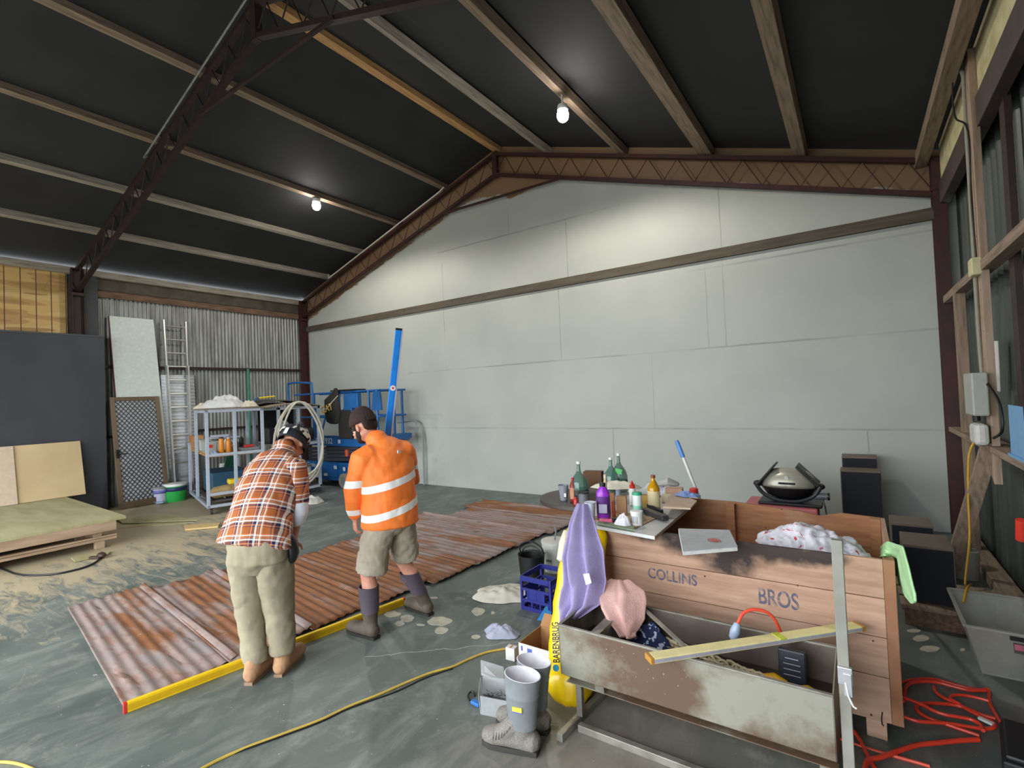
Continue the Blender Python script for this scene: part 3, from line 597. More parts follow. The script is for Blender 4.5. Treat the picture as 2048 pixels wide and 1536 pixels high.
# green plastic chair behind trolley one
t = thing('plastic_chair', 'green plastic chair behind the first trolley', 'chair', (-11.5, 5.4, 0), R(200)); gm = mat('dark green plastic', '#2c6a55', .45)
b = B(); b.box((0, 0, .44), (.44, .44, .03)); mk('seat', b, gm, t, local=True, bevel=.012)
b = B(); b.grid(lambda u, v: V((-.21-.08*v+.04*math.sin(u*math.pi), (u-.5)*.42*(1-.15*v), .46+v*.42)), 9, 7); mk('backrest', b, gm, t, local=True, smooth=True, solid=.015)
for x in (-.19, .19):
    for y in (-.19, .19): b = B(); b.cyl((x*1.1, y*1.1, 0), (x, y, .43), .018); mk('leg', b, black, t, local=True)
b = B(); b.box((.02, 0, .47), (.2, .25, .02)); b.box((.02, .0, .53), (.1, .14, .1)); tag(mk('white_parcel', b, white, bevel=.01), 'white parcel on the green chair', 'parcel'); COL.objects[-1].location = (-11.5, 5.4, .457)

# trolley two: boards on top, cylinder, bucket, hose
def arc_sheet(lab, y0, y1, x0, x1, z, rise, m_, th=.02):
    b = B(); b.grid(lambda u, v: V((x0+(x1-x0)*v, y0+(y1-y0)*u, z+rise*math.sin(math.pi*u)**.8-.03*v)), 20, 4); return tag(mk('bent_sheet', b, m_, solid=th, smooth=True), lab, 'sheet')
arc_sheet('brown bent sheet over the second trolley', 5.0, 6.15, -9.9, -9.0, 1.79, .06, mat('tan sheet', '#8d7f6c', .7))
arc_sheet('dark bent sheet, topmost over the second trolley', 4.95, 5.9, -9.8, -9.2, 1.85, .07, mat('grey black sheet', '#4b4744', .7))
b = B(); b.tube(smooth_path([(-9.3, 4.92, 1.72), (-9.25, 4.88, 1.83), (-9.3, 4.98, 1.93), (-9.5, 5.2, 1.97)], 6), .022, 8); tag(mk('blue_rope', b, mat('blue strap', '#2f6089', .6), smooth=True), 'blue strap folded over the bent sheets', 'strap')
b = B(); b.tube([(-9.3, 5.05, 1.955), (-9.3, 5.35, 1.975)], .018, 6); tag(mk('yellow_strip', b, yellow), 'small yellow strip lying on the bent sheets', 'strip')
t = thing('gas_cylinder', 'silver cylinder lying on the middle shelf', 'cylinder', (-9.2, 5.7, 1.055))
b = B(); b.tube([(-9.2, 5.42, 1.2), (-9.2, 5.92, 1.2)], .13, 20); mk('barrel', b, mat('polished steel', '#c9c9c3', .2, .9), t, smooth=True)
b = B(); b.tube([(-9.2, 5.36, 1.2), (-9.2, 5.42, 1.2)], .135, 20); b.tube([(-9.2, 5.92, 1.2), (-9.2, 6.04, 1.2)], .135, 20); mk('end_cap', b, black, t, smooth=True)
b = B(); b.box((-9.2, 5.7, 1.062), (.2, .4, .012)); mk('cradle', b, steeld, t)
rag('plastic_bag', 'white plastic bag above the silver cylinder', (-9.3, 5.5, 1.34), .14, .17, .16, mat('white bag film b', '#bfc6cc', .45), 'bag', 11)
t = thing('lidded_bucket', 'cream lidded bucket low on the second trolley', 'bucket', (-9.25, 5.9, .191)); b = B(); b.lathe([(.12, 0), (.135, .33), (.135, .35)], (0, 0, 0), 20); mk('bucket_body', b, mat('cream bucket', '#c3c3b9', .5), t, local=True, smooth=True); b = B(); b.lathe([(.142, .34), (.142, .37), (.1, .375)], (0, 0, 0), 20); mk('lid', b, grey, t, local=True, smooth=True)
for i, (z, y) in enumerate(((.2, 5.45), (1.06, 5.4), (.2, 5.7))): b = B(); b.box2((-9.75, y-.1, z), (-9.45, y+.12, z+.3)); tag(mk('dark_case', b, dark, bevel=.015), ('black case low on the second trolley, left', 'black case behind the silver cylinder', 'black case low in the middle of the second trolley')[i], 'case')
pts = []
c = V((-8.93, 5.62, 1.02))
for k in range(4):
    for i in range(28):
        a = 2*math.pi*i/28; pts.append(V((-8.93+.03*k+.03*math.sin(a+k), 5.60+(.52-.03*k)*math.cos(a)+.045*(k-1.5)*math.sin(a*2+k), 1.03+(.82-.035*k)*math.sin(a)+.035*k)))
b = B(); b.tube(pts, .019, 8); tag(mk('hose_coil', b, mat('cream white hose', '#c9c5b6', .5), smooth=True), 'big cream hose coil hung over the second trolley', 'hose')
rag('dust_sheet', 'white crumpled sheet on the floor by the second trolley', G(623, 1005), .26, .2, .13, mat('grubby white sheet', '#b3b1a8', .9), 'sheet', 14)
# green pole and hoop at the walls
b = B(); g_ = PX(496, 738, XL+.09); b.cyl((g_.x, g_.y, 0), g_, .03); tag(mk('green_pole', b, mat('green pole', '#2f8068', .5), smooth=True), 'green pole against the zinc wall', 'pole')
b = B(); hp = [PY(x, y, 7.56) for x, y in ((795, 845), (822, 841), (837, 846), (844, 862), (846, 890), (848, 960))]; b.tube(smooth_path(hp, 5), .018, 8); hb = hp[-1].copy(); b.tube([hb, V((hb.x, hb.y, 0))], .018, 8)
tag(mk('grey_hoop', b, mat('grey hoop', '#8b908f', .5), smooth=True), 'grey hoop shape close against the white wall', 'hoop')  # hoop-shaped grey mark by the wall, built as a thin tube

# ---------------------------------------------------------------- scissor lift
t = thing('scissor_lift', 'blue scissor lift parked against the white gable wall', 'scissor lift', (-9.3, 6.95, 0)); ya, yb = 6.62, 7.32
X = lambda px, Y=ya: PY(px, 800, Y).x
b = B(); b.box2((-10.45, ya+.06, .12), (-8.45, yb-.06, .52)); b.box2((-10.3, ya+.02, .2), (-9.25, ya+.08, .5)); mk('chassis', b, blue, t, bevel=.02)
for x, y in ((-10.15, ya+.04), (-8.95, ya+.04), (-10.15, yb-.04), (-8.95, yb-.04)):
    b = B(); b.cyl((x, y-.06, .155), (x, y+.06, .155), .155, n=24); w_ = mk('wheel', b, mat('dusty tyre', '#877c6e', .8), t, smooth=True)
    b = B(); b.cyl((x, y-.064, .155), (x, y-.058, .155), .085, n=18); mk('hub', b, mat('grey hub', '#6d7276', .5), w_, smooth=True)
for i in range(4):
    z0, z1 = .54+i*.08, .6+i*.08
    b = B(); b.bar((-10.35, ya+.12, z0), (-8.6, ya+.12, z1), .03, .07); b.bar((-10.35, yb-.12, z0), (-8.6, yb-.12, z1), .03, .07); mk('scissor_arm', b, mat('dark scissor steel', '#44454c', .5), t, bevel=.004)
b = B(); b.box2((-10.7, ya, .88), (-7.75, yb, .92)); b.box2((-10.7, ya-.012, .88), (-7.85, ya, 1.1)); b.prism([(-7.85, ya-.01, .9), (-7.6, ya-.01, 1.02), (-7.6, ya-.01, 1.12), (-7.85, ya-.01, 1.12)], (0, .7, 0)); mk('deck', b, blue, t, bevel=.005)
def rail(nm, pts, r=.02): b = B(); b.tube(pts, r, 8); mk(nm, b, blue, t, smooth=True)
for y in (ya+.02, yb-.02):
    rail('guard_rail', [(-10.7, y, 2.02), (-7.75, y, 2.02)]); rail('guard_rail', [(-10.7, y, 1.5), (-7.75, y, 1.5)])
rail('guard_rail', smooth_path([(-10.9, ya, 1.6), (-10.92, ya, 2.2), (-10.82, ya, 2.3), (-10.1, ya, 2.27), (-9.98, ya, 2.15), (-9.96, ya, 1.1)], 5), .024)
for x in (-9.96, -8.1, -7.85):
    for y in (ya+.02, yb-.02): rail('rail_post', [(x, y, 1.1), (x, y, 2.02)], .028 if x > -9 else .034)
rail('rail_brace', [(-9.7, ya, 1.1), (-9.3, ya, 2.0)]); rail('rail_brace', [(-9.0, ya, 1.5), (-8.6, ya, 2.0)])
rail('guard_rail', [(-7.75, ya+.02, 2.02), (-7.75, yb-.02, 2.02)]); rail('guard_rail', [(-7.75, ya+.02, 1.5), (-7.75, yb-.02, 1.5)])
b = B(); b.box2((-9.95, ya-.02, 1.1), (-9.8, ya+.06, 1.75)); mk('gate_panel', b, blue, t, bevel=.01)
b = B(); b.box2((-8.75, ya-.1, 1.68), (-8.3, ya, 1.98)); b.box2((-8.75, ya-.1, 1.6), (-8.5, ya, 1.7)); mk('control_box', b, blue, t, bevel=.01)
b = B(); b.prism([(-7.98, ya-.01, 1.62), (-7.7, ya-.01, 1.62), (-7.74, ya-.01, 2.0), (-7.94, ya-.01, 2.0)], (0, .04, 0)); mk('rail_gusset', b, blue, t)
b = B(); b.box((-8.12, ya-.02, 1.3), (.1, .04, .42)); b.box((-7.9, ya-.02, 1.3), (.1, .04, .42)); mk('document_box', b, black, t, bevel=.005)
wh = mat('decal white', '#c9d2dc', .5)
text('GS-1932', .17, wh, t, (X(630), ya-.016, .93), (1, 0, 0), (0, 0, 1), .002, 'model_lettering', .003)
text('Genie', .14, wh, t, (-10.3, ya+.016, .4), (1, 0, 0), (0, 0, 1), .002, 'maker_lettering', .002)
for x, z, w1, h1 in ((-10.1, .28, .12, .07), (-9.8, .3, .07, .1), (-9.6, .25, .12, .06), (-9.25, .42, .1, .07), (-8.95, .4, .07, .08), (-9.05, .98, .08, .08)):
    b = B(); b.box((x, ya+.012 if z < .8 else ya-.014, z), (w1, .006, h1)); mk('decal', b, wh, t)
b = B(); b.cyl((-8.95, ya+.1, .66), (-8.95, ya+.1, .8), .05); mk('beacon', b, mat('orange beacon', '#d2552a', .4), t, smooth=True)
t = thing('tool_bag', 'black bag with yellow letters hung on the lift rail', 'bag', (-9.05, 6.38, 1.45))
b = B(); b.limb([((-9.1, 6.5, 1.4), .2, .07), ((-9.08, 6.49, 1.6), .26, .08), ((-9.1, 6.49, 1.85), .24, .07), ((-9.05, 6.56, 2.02), .1, .04), ((-9.05, 6.56, 2.1), .05, .03)], (1, 0, 0)); mk('bag_body', b, mat('black bag fabric', '#1c1918', .8), t, smooth=True)
text('CAT', .2, mat('yellow print', '#caa23e', .6), t, (-9.32, 6.395, 1.58), (1, 0, .25), (-.25, 0, 1), .003, 'bag_lettering', .004)
b = B(); b.tube(smooth_path([(-9.35, 6.43, 1.72), (-9.15, 6.39, 1.68), (-9.0, 6.4, 1.8), (-8.9, 6.5, 1.95)], 5), .008, 6); mk('cord', b, cream, t)
b = B(); b.box((-8.72, 6.53, 1.35), (.42, .05, .6)); tag(mk('black_bag', b, mat('black satchel', '#262119', .8), bevel=.03), 'dull black satchel hanging right of the lettered bag', 'bag')
b = B(); b.box2((-9.3, 6.6, 2.045), (-8.5, 6.9, 2.075)); tag(mk('black_board', b, black), 'black board lying across the lift rail', 'board')
# ================================================================ CORRUGATED IRON ON THE FLOOR AND THE LEVELS
def rust(name, seed, amt, base='#98857d', alt='#827b7a', org='#8c5c37', dk='#574536'):
    t = NT(name); st = t.mapping(scale=(.35, 1.6, 1), loc=(seed, seed*.7, 0)); st2 = t.mapping(scale=(.45, 2.2, 1), loc=(seed*2, 0, 0))
    c = t.mix(t.ramp(t.noise(4.5, 6, .65, st2), [(.38, 0.), (.62, 1.)]), hexc(base), hexc(alt))
    c = t.mix(t.ramp(t.noise(9, 5, .7, st2), [(.5, 0.), (.64, .45)]), c, hexc('#9d7064'))
    x, y, z = t.xyz()
    f = t.ramp(t.math('ADD', t.noise(2.1, 5, .6, st), amt-.5), [(.46, 0.), (.56, 1.)])
    c = t.mix(f, c, t.mix(t.ramp(t.noise(6, 4, .6, st2), [(.35, 0.), (.65, 1.)]), hexc(org), hexc('#754829')))
    c = t.mix(t.ramp(t.noise(3.6, 3, .5, t.mapping(scale=(.5, 3.4, 1), loc=(0, seed, 0))), [(.63, 0.), (.68, .75)]), c, hexc(dk))
    c = t.mix(t.ramp(t.noise(11, 5, .7, t.mapping(scale=(.6, 1.3, 1), loc=(seed, 3, 0))), [(.52, 0.), (.62, .5)]), c, hexc('#7d5a4a'))
    c = t.mix(t.ramp(t.noise(14, 4, .6), [(.66, 0.), (.72, .5)]), c, hexc('#aea296'))
    t.base(c); t.bump(t.noise(30, 4, .6, st2), .15, .004); return t.set(rough=.7)
rows = [  # near end x, y0, y1; far end x, y0, y1; amount of orange
    (-3.70, 1.13, 1.80, -6.06, 1.44, 2.05, .47, 'pinkish rust patched corrugated sheet nearest the doorway'),
    (-3.64, 1.72, 2.36, -5.86, 2.0, 2.66, .50, 'corrugated sheet with grey peeling paint and an orange far half'),
    (-3.60, 2.32, 2.98, -5.74, 2.62, 3.22, .60, 'orange rusted corrugated sheet under the checked shirt man'),
    (-3.52, 2.90, 3.55, -5.42, 3.12, 3.78, .62, 'orange rusted corrugated sheet with a green edge behind the boots'),
    (-3.42, 3.50, 4.17, -5.45, 3.72, 4.33, .55, 'corrugated sheet half orange half grey beside the jacket man'),
    (-3.38, 4.10, 4.88, -5.5, 4.28, 5.05, .44, 'pink peeling corrugated sheet with a pale edge, beyond the boots'),
    (-3.36, 4.82, 5.55, -5.64, 4.98, 5.62, .46, 'brownish corrugated sheet fifth from the far end of the row'),
    (-3.28, 5.48, 6.26, -5.2, 5.56, 6.26, .42, 'brown weathered corrugated sheet next to the farthest one'),
    (-3.25, 6.2, 6.7, -5.36, 6.2, 6.72, .60, 'dark orange corrugated sheet farthest away near the wall')]
rows[6] = rows[6][:7]+('brownish weathered corrugated sheet third from the far end',)
for i, (xn, yn0, yn1, xf, yf0, yf1, amt, lb) in enumerate(rows):
    waves = 8; n = waves*6+1; rnd = random.Random(i)
    def fn(u, v):
        a0 = V((xn, yn0, 0)).lerp(V((xn, yn1, 0)), u); a1 = V((xf, yf0, 0)).lerp(V((xf, yf1, 0)), u)
        jag = .02*mn.noise(V((u*9, i, 3)))
        a0.x += jag; a1.x += .10*mn.noise(V((u*5, i, 8)))
        p = a0.lerp(a1, v)
        p.z = .022+.005*math.cos(u*waves*2*math.pi)+.006*i % .01+.012*max(0, mn.noise(V((u*2.1, v*2.3, i*1.7))))+(.016 if u > .92 else 0)+.02*max(0, v-.9)*10*max(0, mn.noise(V((u*4, i, 1))))
        return p
    b = B(); b.grid(fn, n, 26); o = mk('corrugated_sheet', b, rust('rusty iron '+str(i), i*3.7+1, amt), solid=.0012, smooth=60)
    tag(o, lb, 'corrugated sheet', 'corrugated iron sheets laid in a row on the floor')
# yellow long level along the near edge
def level(name, lab, p0, p1, w, h, m_, up=(0, 0, 1), ends=black, vials=(), edge=None, grp=None):
    p0, p1 = V(p0), V(p1); d = (p1-p0); L = d.length; d.normalize(); a, bb = frame(d, up); t = thing(name, lab, 'spirit level', p0.lerp(p1, .5), 0, grp)
    b = B(); b.bar(p0, p1, w, h, up); mk('box_beam', b, m_, t, bevel=.003)
    b = B()
    for s in (-.5, .5): b.bar(p0+a*(w*.5)*(1 if s > 0 else -1)*1.0+bb*0, p1+a*(w*.5)*(1 if s > 0 else -1), .004, h*.55, up)
    mk('web_recess', b, edge or m_, t)
    for q, s in ((p0, -1), (p1, 1)): b = B(); b.bar(q, q+d*s*.018, w*1.02, h*1.02, up); mk('end_cap', b, ends, t, bevel=.002)
    for f in vials:
        q = p0.lerp(p1, f); b = B(); b.bar(q-d*.018+bb*(h*.5-.008), q+d*.018+bb*(h*.5-.008), w*1.03, .019, up); mk('vial', b, mat('yellow green vial', '#c8d84a', .2, emit=0), t)
        b = B(); b.bar(q-d*.03, q-d*.02, w*1.04, h*.8, up); b.bar(q+d*.02, q+d*.03, w*1.04, h*.8, up); mk('vial_window', b, white, t)
    return t
ylev = mat('yellow level enamel', '#ecc414', .45)
level('spirit_level', 'long yellow level lying along the edge of the rusty sheets', G(254, 1414, .03), G(806, 1203, .03), .03, .06, ylev, ends=red, vials=(.35,), edge=mat('yellow groove', '#d2a70c', .5))
# concrete grey paint chips and dry patches on the floor
pm = mat('pale dried plaster', '#b9b5a4', .9, 0, '#a5a18f', 12)
for i, (px, py, w_, h_) in enumerate(((785, 1229, 17, 6), (815, 1237, 14, 7), (800, 1247, 9, 5), (880, 1243, 26, 9), (883, 1261, 14, 7), (957, 1223, 13, 8), (952, 1274, 9, 4), (986, 1226, 4, 3), (868, 1196, 8, 2), (842, 1250, 8, 2), (1842, 1277, 17, 6), (1860, 1298, 20, 6), (1828, 1262, 14, 4), (1925, 1300, 5, 3))):
    n = 14; P_ = [G(px+w_*math.cos(k/n*6.283)*(1+.45*mn.noise(V((k*1.3, i, 0)))), py+h_*math.sin(k/n*6.283)*(1+.5*mn.noise(V((k*1.7, i, 4))))) for k in range(n)]
    b = B(); b.prism(P_, (0, 0, .0025)); nm_ = ['left chip by the yellow level end', 'chip between the boots and the level end', 'small chip below the level end', 'largest pale patch right of the boots', 'star shaped patch below the largest one', 'chip by the white cloth', 'small oval chip near the yellow lead', 'tiny chip by the white cloth', 'thin sliver by the sheet edge', 'thin sliver in front of the dark boot', 'patch near the crate and clear tub', 'oval patch nearest the clear tub', 'small patch behind the crate', 'tiny chip at the foot of the clear tub'][i]
    tag(mk('plaster_chip', b, pm), 'pale plaster '+nm_, 'plaster chip', 'pale plaster chips on the floor')
# yellow and black lead snaking over the floor
def lead(name, lab, pts, r, m_, z=None, k=8, **kw):
    P_ = [G(*p, z if z is not None else r) if len(p) == 2 else V(p) for p in pts]; b = B(); b.tube(smooth_path(P_, k), r, 8); return tag(mk(name, b, m_, smooth=True), lab, 'cable', **kw)
lead('extension_lead', 'yellow lead running from the boots across the floor', [(380, 1550), (440, 1518), (500, 1492), (560, 1470), (640, 1440), (700, 1412), (760, 1388), (810, 1366), (860, 1346), (905, 1333), (940, 1317), (975, 1304), (1015, 1297)], .0075, mat('yellow cord b', '#c7a94a', .5))
lead('black_lead', 'thin black lead beside the yellow one', [(470, 1506), (560, 1474), (640, 1444), (700, 1416), (790, 1384), (850, 1356), (905, 1337)], .005, black, .004)
lead('extension_lead', 'yellow lead curl at the bottom left corner of the floor', [(-30, 1526), (10, 1524), (45, 1530), (80, 1545)], .0075, mat('yellow cord c', '#c7a94a', .5))
# ================================================================ THE TWO MEN
def skin_mat(nm='skin'):
    t = NT(nm); c = t.mix(t.ramp(t.noise(14, 3), [(.3, 0.), (.7, 1.)]), hexc('#d39b84'), hexc('#bf8069')); t.base(c)
    t.p.inputs['Subsurface Weight'].default_value = .12; t.p.inputs['Subsurface Radius'].default_value = (.02, .008, .004); t.p.inputs['Subsurface Scale'].default_value = .5
    return t.set(rough=.5)
SKIN = skin_mat()
def wr(o, k, size):      # soft cloth folds
    tx = bpy.data.textures.new('folds', 'CLOUDS'); tx.noise_scale = size; tx.noise_depth = 2
    md = o.modifiers.new('folds', 'DISPLACE'); md.texture = tx; md.strength = k; md.mid_level = .5; md.texture_coords = 'LOCAL'
    t2 = bpy.data.textures.new('creases', 'MARBLE'); t2.noise_scale = size*1.5; t2.turbulence = 9; t2.marble_type = 'SHARP'; t2.noise_depth = 1
    md = o.modifiers.new('creases', 'DISPLACE'); md.texture = t2; md.strength = min(k*.6, .01); md.mid_level = .5; md.texture_coords = 'LOCAL'; return o
def hand(b, wrist, d, n, side, curl=.5, s=1.0):
    """palm and five fingers. d: along the hand, n: out of the palm, side: towards the thumb"""
    wrist = V(wrist); d = V(d).normalized(); n = (V(n)-d*V(n).dot(d)).normalized(); side = (V(side)-d*V(side).dot(d)); side = (side-n*side.dot(n)).normalized()
    b.limb([(wrist-d*.02, .017*s, .026*s), (wrist+d*.02*s, .016*s, .032*s), (wrist+d*.06*s, .015*s, .041*s), (wrist+d*.088*s, .012*s, .040*s)], n, 12)
    for k, (o, L) in enumerate(((.031, .072), (.0105, .08), (-.0105, .075), (-.031, .058))):
        p = wrist+d*(.085-.004*abs(k-1))*s+side*o*s; dirs = d+side*o*1.2; pts = [p-d*.015*s]; a = curl*(.55+.12*k); ang = a*.6
        for seg, fr in enumerate((.45, .3, .25)):
            v = (dirs*math.cos(ang)+n*math.sin(ang)).normalized(); pts.append(pts[-1]+v*(L*fr*s+(.015*s if seg == 0 else 0))); ang += a*1.1
        b.tube(pts, [.0095*s, .009*s, .0083*s, .0068*s], 8)
    p = wrist+d*.022*s+side*.026*s; v1 = (d*.62+side*.75+n*.35).normalized(); v2 = (d*.9+side*.25+n*.5).normalized()
    b.tube([p-v1*.012, p+v1*.038*s, p+v1*.038*s+v2*.03*s, p+v1*.038*s+v2*.052*s], [.013*s, .0112*s, .0098*s, .0072*s], 8)
def head(b, c, f, u):
    c = V(c); f = V(f).normalized(); u = (V(u)-f*V(u).dot(f)).normalized(); r = f.cross(u); rot = Matrix((r, f, u)).transposed(); q = lambda x, y, z: c+r*x+f*y+u*z
    b.ell(q(0, -.012, .03), (.077, .098, .092), rot); b.ell(q(0, .03, -.035), (.062, .062, .075), rot); b.ell(q(0, .045, -.075), (.042, .042, .035), rot); b.ell(q(0, -.005, -.05), (.064, .07, .05), rot)
    b.tube([q(0, .085, .012), q(0, .1, -.012), q(0, .112, -.03), q(0, .1, -.038)], [.009, .012, .015, .011], 8)
    for s in (-1, 1):
        b.ell(q(s*.016, .096, -.034), (.01, .01, .008), rot); b.tube([q(s*.05, .068, .022), q(s*.028, .084, .024), q(s*.01, .088, .02)], .008, 6)
        b.ell(q(s*.079, -.008, -.008), (.011, .02, .033), rot @ Matrix.Rotation(s*.25, 3, 'Z')); b.ell(q(s*.04, .065, -.022), (.022, .022, .018), rot)
    b.tube([q(-.022, .083, -.06), q(0, .092, -.058), q(.022, .083, -.06)], .0065, 6); b.tube([q(-.018, .083, -.069), q(0, .09, -.07), q(.018, .083, -.069)], .0065, 6)
    return q, rot
def eyes(q, par, white_):
    for s in (-1, 1):
        b = B(); b.ell(q(s*.031, .076, .004), (.011, .009, .007)); e = mk('eye', b, white_, par, smooth=True)
        b = B(); b.ell(q(s*.031, .0838, .003), (.005, .0025, .005)); mk('iris', b, mat('dark iris', '#2a1a12', .2), e, smooth=True)
def cap_shell(q, rot, mat_, par, nm='beanie', rad=(.088, .112, .108), z0=-.005, tilt=0, droop=0):
    b = B()
    def fn(u, v):
        a = u*2*math.pi; ph = v*math.pi/2; rr = math.cos(ph)**.8 if v < 1 else 0
        x, y = rad[0]*rr*math.cos(a), rad[1]*rr*math.sin(a)-.012-droop*math.sin(ph); z = z0+.02*math.sin(a)*(1-v)+(rad[2]+.04)*math.sin(ph)
        k = 1+.015*math.sin(a*26)*(1-v)
        return q(x*k, y*k, z)
    b.grid(fn, 78, 12, True); return mk(nm, b, mat_, par, smooth=True, solid=.006, weld=1e-4)

# ---------------------------------------------------------------- man in the orange jacket
O = thing('person', 'man in orange reflective jacket, khaki shorts and gumboots looking down', 'person', (-3.1, 2.7, 0))
Lsh, Rsh = V((-3.18, 2.53, 1.39)), V((-3.10, 2.93, 1.39)); ac = V((.19, .98, 0)); fw = V((-.98, .19, 0))
Lel, Lwr = V((-3.245, 2.475, 1.10)), V((-3.305, 2.535, .875)); Rel, Rwr = V((-3.12, 2.99, 1.13)), V((-3.36, 2.95, 1.125))
b = B()
hq, hrot = head(b, (-3.315, 2.655, 1.585), V((-.86, -.16, -.48)), V((-.45, 0, .88)))
b.limb([((-3.18, 2.705, 1.38), .075, .08), ((-3.22, 2.695, 1.47), .058, .06), ((-3.27, 2.675, 1.54), .058, .058)], ac)
b.limb([((-3.1, 2.71, .86), .17, .12), ((-3.1, 2.71, 1.0), .15, .11), ((-3.12, 2.72, 1.2), .17, .115), ((-3.14, 2.725, 1.36), .17, .1), ((-3.17, 2.71, 1.43), .09, .07)], ac)
b.limb([(Lsh, .055, .055), (Lel, .042, .042), (Lwr, .028, .03)], ac); b.limb([(Rsh, .055, .055), (Rel, .042, .042), (Rwr, .028, .03)], (0, 0, 1))
hand(b, Lwr, (-.1, .05, -1), (.35, .9, 0), (-.9, .3, 0), .9); hand(b, Rwr, (-1, -.25, .05), (-.1, -1, .0), (0, 0, 1), 1.55)
for hip, kn, an in ((V((-3.09, 2.61, .88)), V((-3.19, 2.545, .48)), V((-3.145, 2.525, .12))), (V((-3.06, 2.81, .88)), V((-3.16, 2.87, .49)), V((-3.06, 3.02, .12)))):
    mid = kn.lerp(an, .33)+V((.02, 0, 0)); b.limb([(hip, .095, .095), (hip.lerp(kn, .5), .08, .08), (kn, .057, .06), (mid, .06, .06), (kn.lerp(an, .75), .042, .042), (an, .035, .038)], ac)
body = mk('body', b, SKIN, O, remesh=.0065, relax=3)
eyes(hq, O, mat('eye white', '#e8e4dc', .3))
bnw = mat('dark brown knit', '#33221d', .95, bump=.4, bscale=160); hairm = mat('dark brown hair', '#2b1c14', .85, bump=.5, bscale=90)
cap_shell(hq, hrot, bnw, O, rad=(.09, .118, .105), z0=.028, droop=.02)
b = B(); b.limb([(hq(0, -.07, -.035), .07, .035), (hq(0, -.08, .0), .083, .04), (hq(0, -.075, .04), .085, .045)], hrot @ V((1, 0, 0)))
for s in (-1, 1): b.ell(hq(s*.074, .03, .02), (.012, .022, .03), hrot)
mk('hair', b, hairm, O, smooth=True)
b = B(); b.ell(hq(0, .045, -.074), (.048, .05, .038), hrot)
for s in (-1, 1): b.limb([(hq(s*.066, .012, -.015), .008, .02), (hq(s*.058, .028, -.055), .012, .032), (hq(s*.035, .06, -.085), .012, .02)], hrot @ V((1, 0, 0)), 8)
mk('beard', b, hairm, O, remesh=.006, relax=2)
base = V((-3.1, 2.7, 0))
def vis_mat(nm, axis, bands, zcol=True):
    t = NT(nm); d = t.dot(axis); c = t.mix(t.ramp(t.noise(5, 3), [(.3, 0.), (.7, 1.)]), hexc('#ff8a3a'), hexc('#ff7a2c')); m_ = None
    for k, w_ in bands: q = t.band(d, k, w_); m_ = q if m_ is None else t.math('MAXIMUM', m_, q)
    seam = t.noise(60, 2); t.base(t.mix(m_, c, hexc('#f4f4f2'))); t.bump(t.noise(9, 4), .25, .03); return t.set(rough=.6)
n_ax = V((0, 0, 1))-ac*.2
bd = lambda p: n_ax.dot(V(p)-base)
jm = vis_mat('orange reflective fabric', n_ax, [(bd((-3.1, 2.72, 1.165)), .028), (bd((-3.1, 2.72, .95)), .028)])
b = B(); b.limb([((-3.10, 2.72, .815), .238, .18), ((-3.10, 2.72, .93), .235, .178), ((-3.11, 2.72, 1.08), .228, .168), ((-3.125, 2.725, 1.24), .235, .165), ((-3.15, 2.725, 1.36), .228, .145), ((-3.165, 2.72, 1.42), .18, .12), ((-3.18, 2.71, 1.455), .12, .1)], ac, 24, 'a')
b.limb([((-3.165, 2.715, 1.38), .13, .11), ((-3.19, 2.705, 1.45), .095, .095), ((-3.22, 2.695, 1.52), .08, .085)], ac, 20)
b.limb([(Lsh+V((.02, .06, .0)), .085, .09), (Lsh+V((0, -.01, -.03)), .085, .085), (Lsh.lerp(Lel, .55), .078, .078)], ac); b.limb([(Rsh+V((.02, -.08, .01)), .08, .085), (Rsh+V((0, -.02, -.03)), .08, .08), (Rsh.lerp(Rel, .5)+V((0, -.01, 0)), .072, .072)], ac)
jk = wr(mk('jacket', b, jm, O, remesh=.011, relax=4), .018, .14)
for P_, nm in (([(Lsh+V((0, 0, -.03)), .072, .072), (Lsh.lerp(Lel, .5)+V((.005, 0, 0)), .079, .079), (Lel+V((.01, 0, .02)), .078, .076), (Lel+V((.005, .01, -.04)), .074, .072), (Lel.lerp(Lwr, .6), .066, .062), (Lwr+V((0, 0, .03)), .05, .05)], 'l'), ([(Rsh+V((0, -.02, -.04)), .066, .066), (Rsh.lerp(Rel, .5)+V((0, -.01, 0)), .068, .068), (Rel+V((.0, .0, 0)), .07, .068), (Rel.lerp(Rwr, .5), .064, .062), (Rwr+V((.03, 0, 0)), .05, .05)], 'r')):
    zb = base.z; b = B(); b.limb(P_, ac, 18)
    sm = vis_mat('orange sleeve '+nm, (0, 0, 1) if nm == 'l' else (-.5, 0, 1), [(1.17, .028), (.94, .024)] if nm == 'l' else [(1.22, .026)])
    sl = mk('sleeve', b, sm, jk, remesh=.01, relax=4)
b = B(); b.box((-2.955, 2.70, 1.40), (.006, .035, .022), .15); mk('logo_patch', b, white, jk)
kh = mat('khaki drill', '#aa9f8e', .85, 0, '#998d7b', 5, bump=.25, bscale=14)
b = B(); b.limb([((-3.09, 2.71, .97), .16, .12), ((-3.08, 2.71, .9), .175, .135), ((-3.08, 2.71, .82), .175, .14)], ac, 20)
b.limb([((-3.09, 2.625, .86), .115, .12), ((-3.14, 2.585, .68), .115, .12), ((-3.17, 2.565, .48), .122, .122)], ac, 20, 'z')
shorts = wr(mk('shorts', b, kh, O, remesh=.011, relax=2), .016, .06)
b = B(); b.limb([((-3.075, 2.785, .88), .105, .125), ((-3.10, 2.84, .68), .112, .118), ((-3.135, 2.885, .515), .113, .115)], ac, 20, 'z'); wr(mk('shorts_leg', b, kh, shorts, remesh=.011, relax=2), .016, .06)
def smud(nm, px): pass
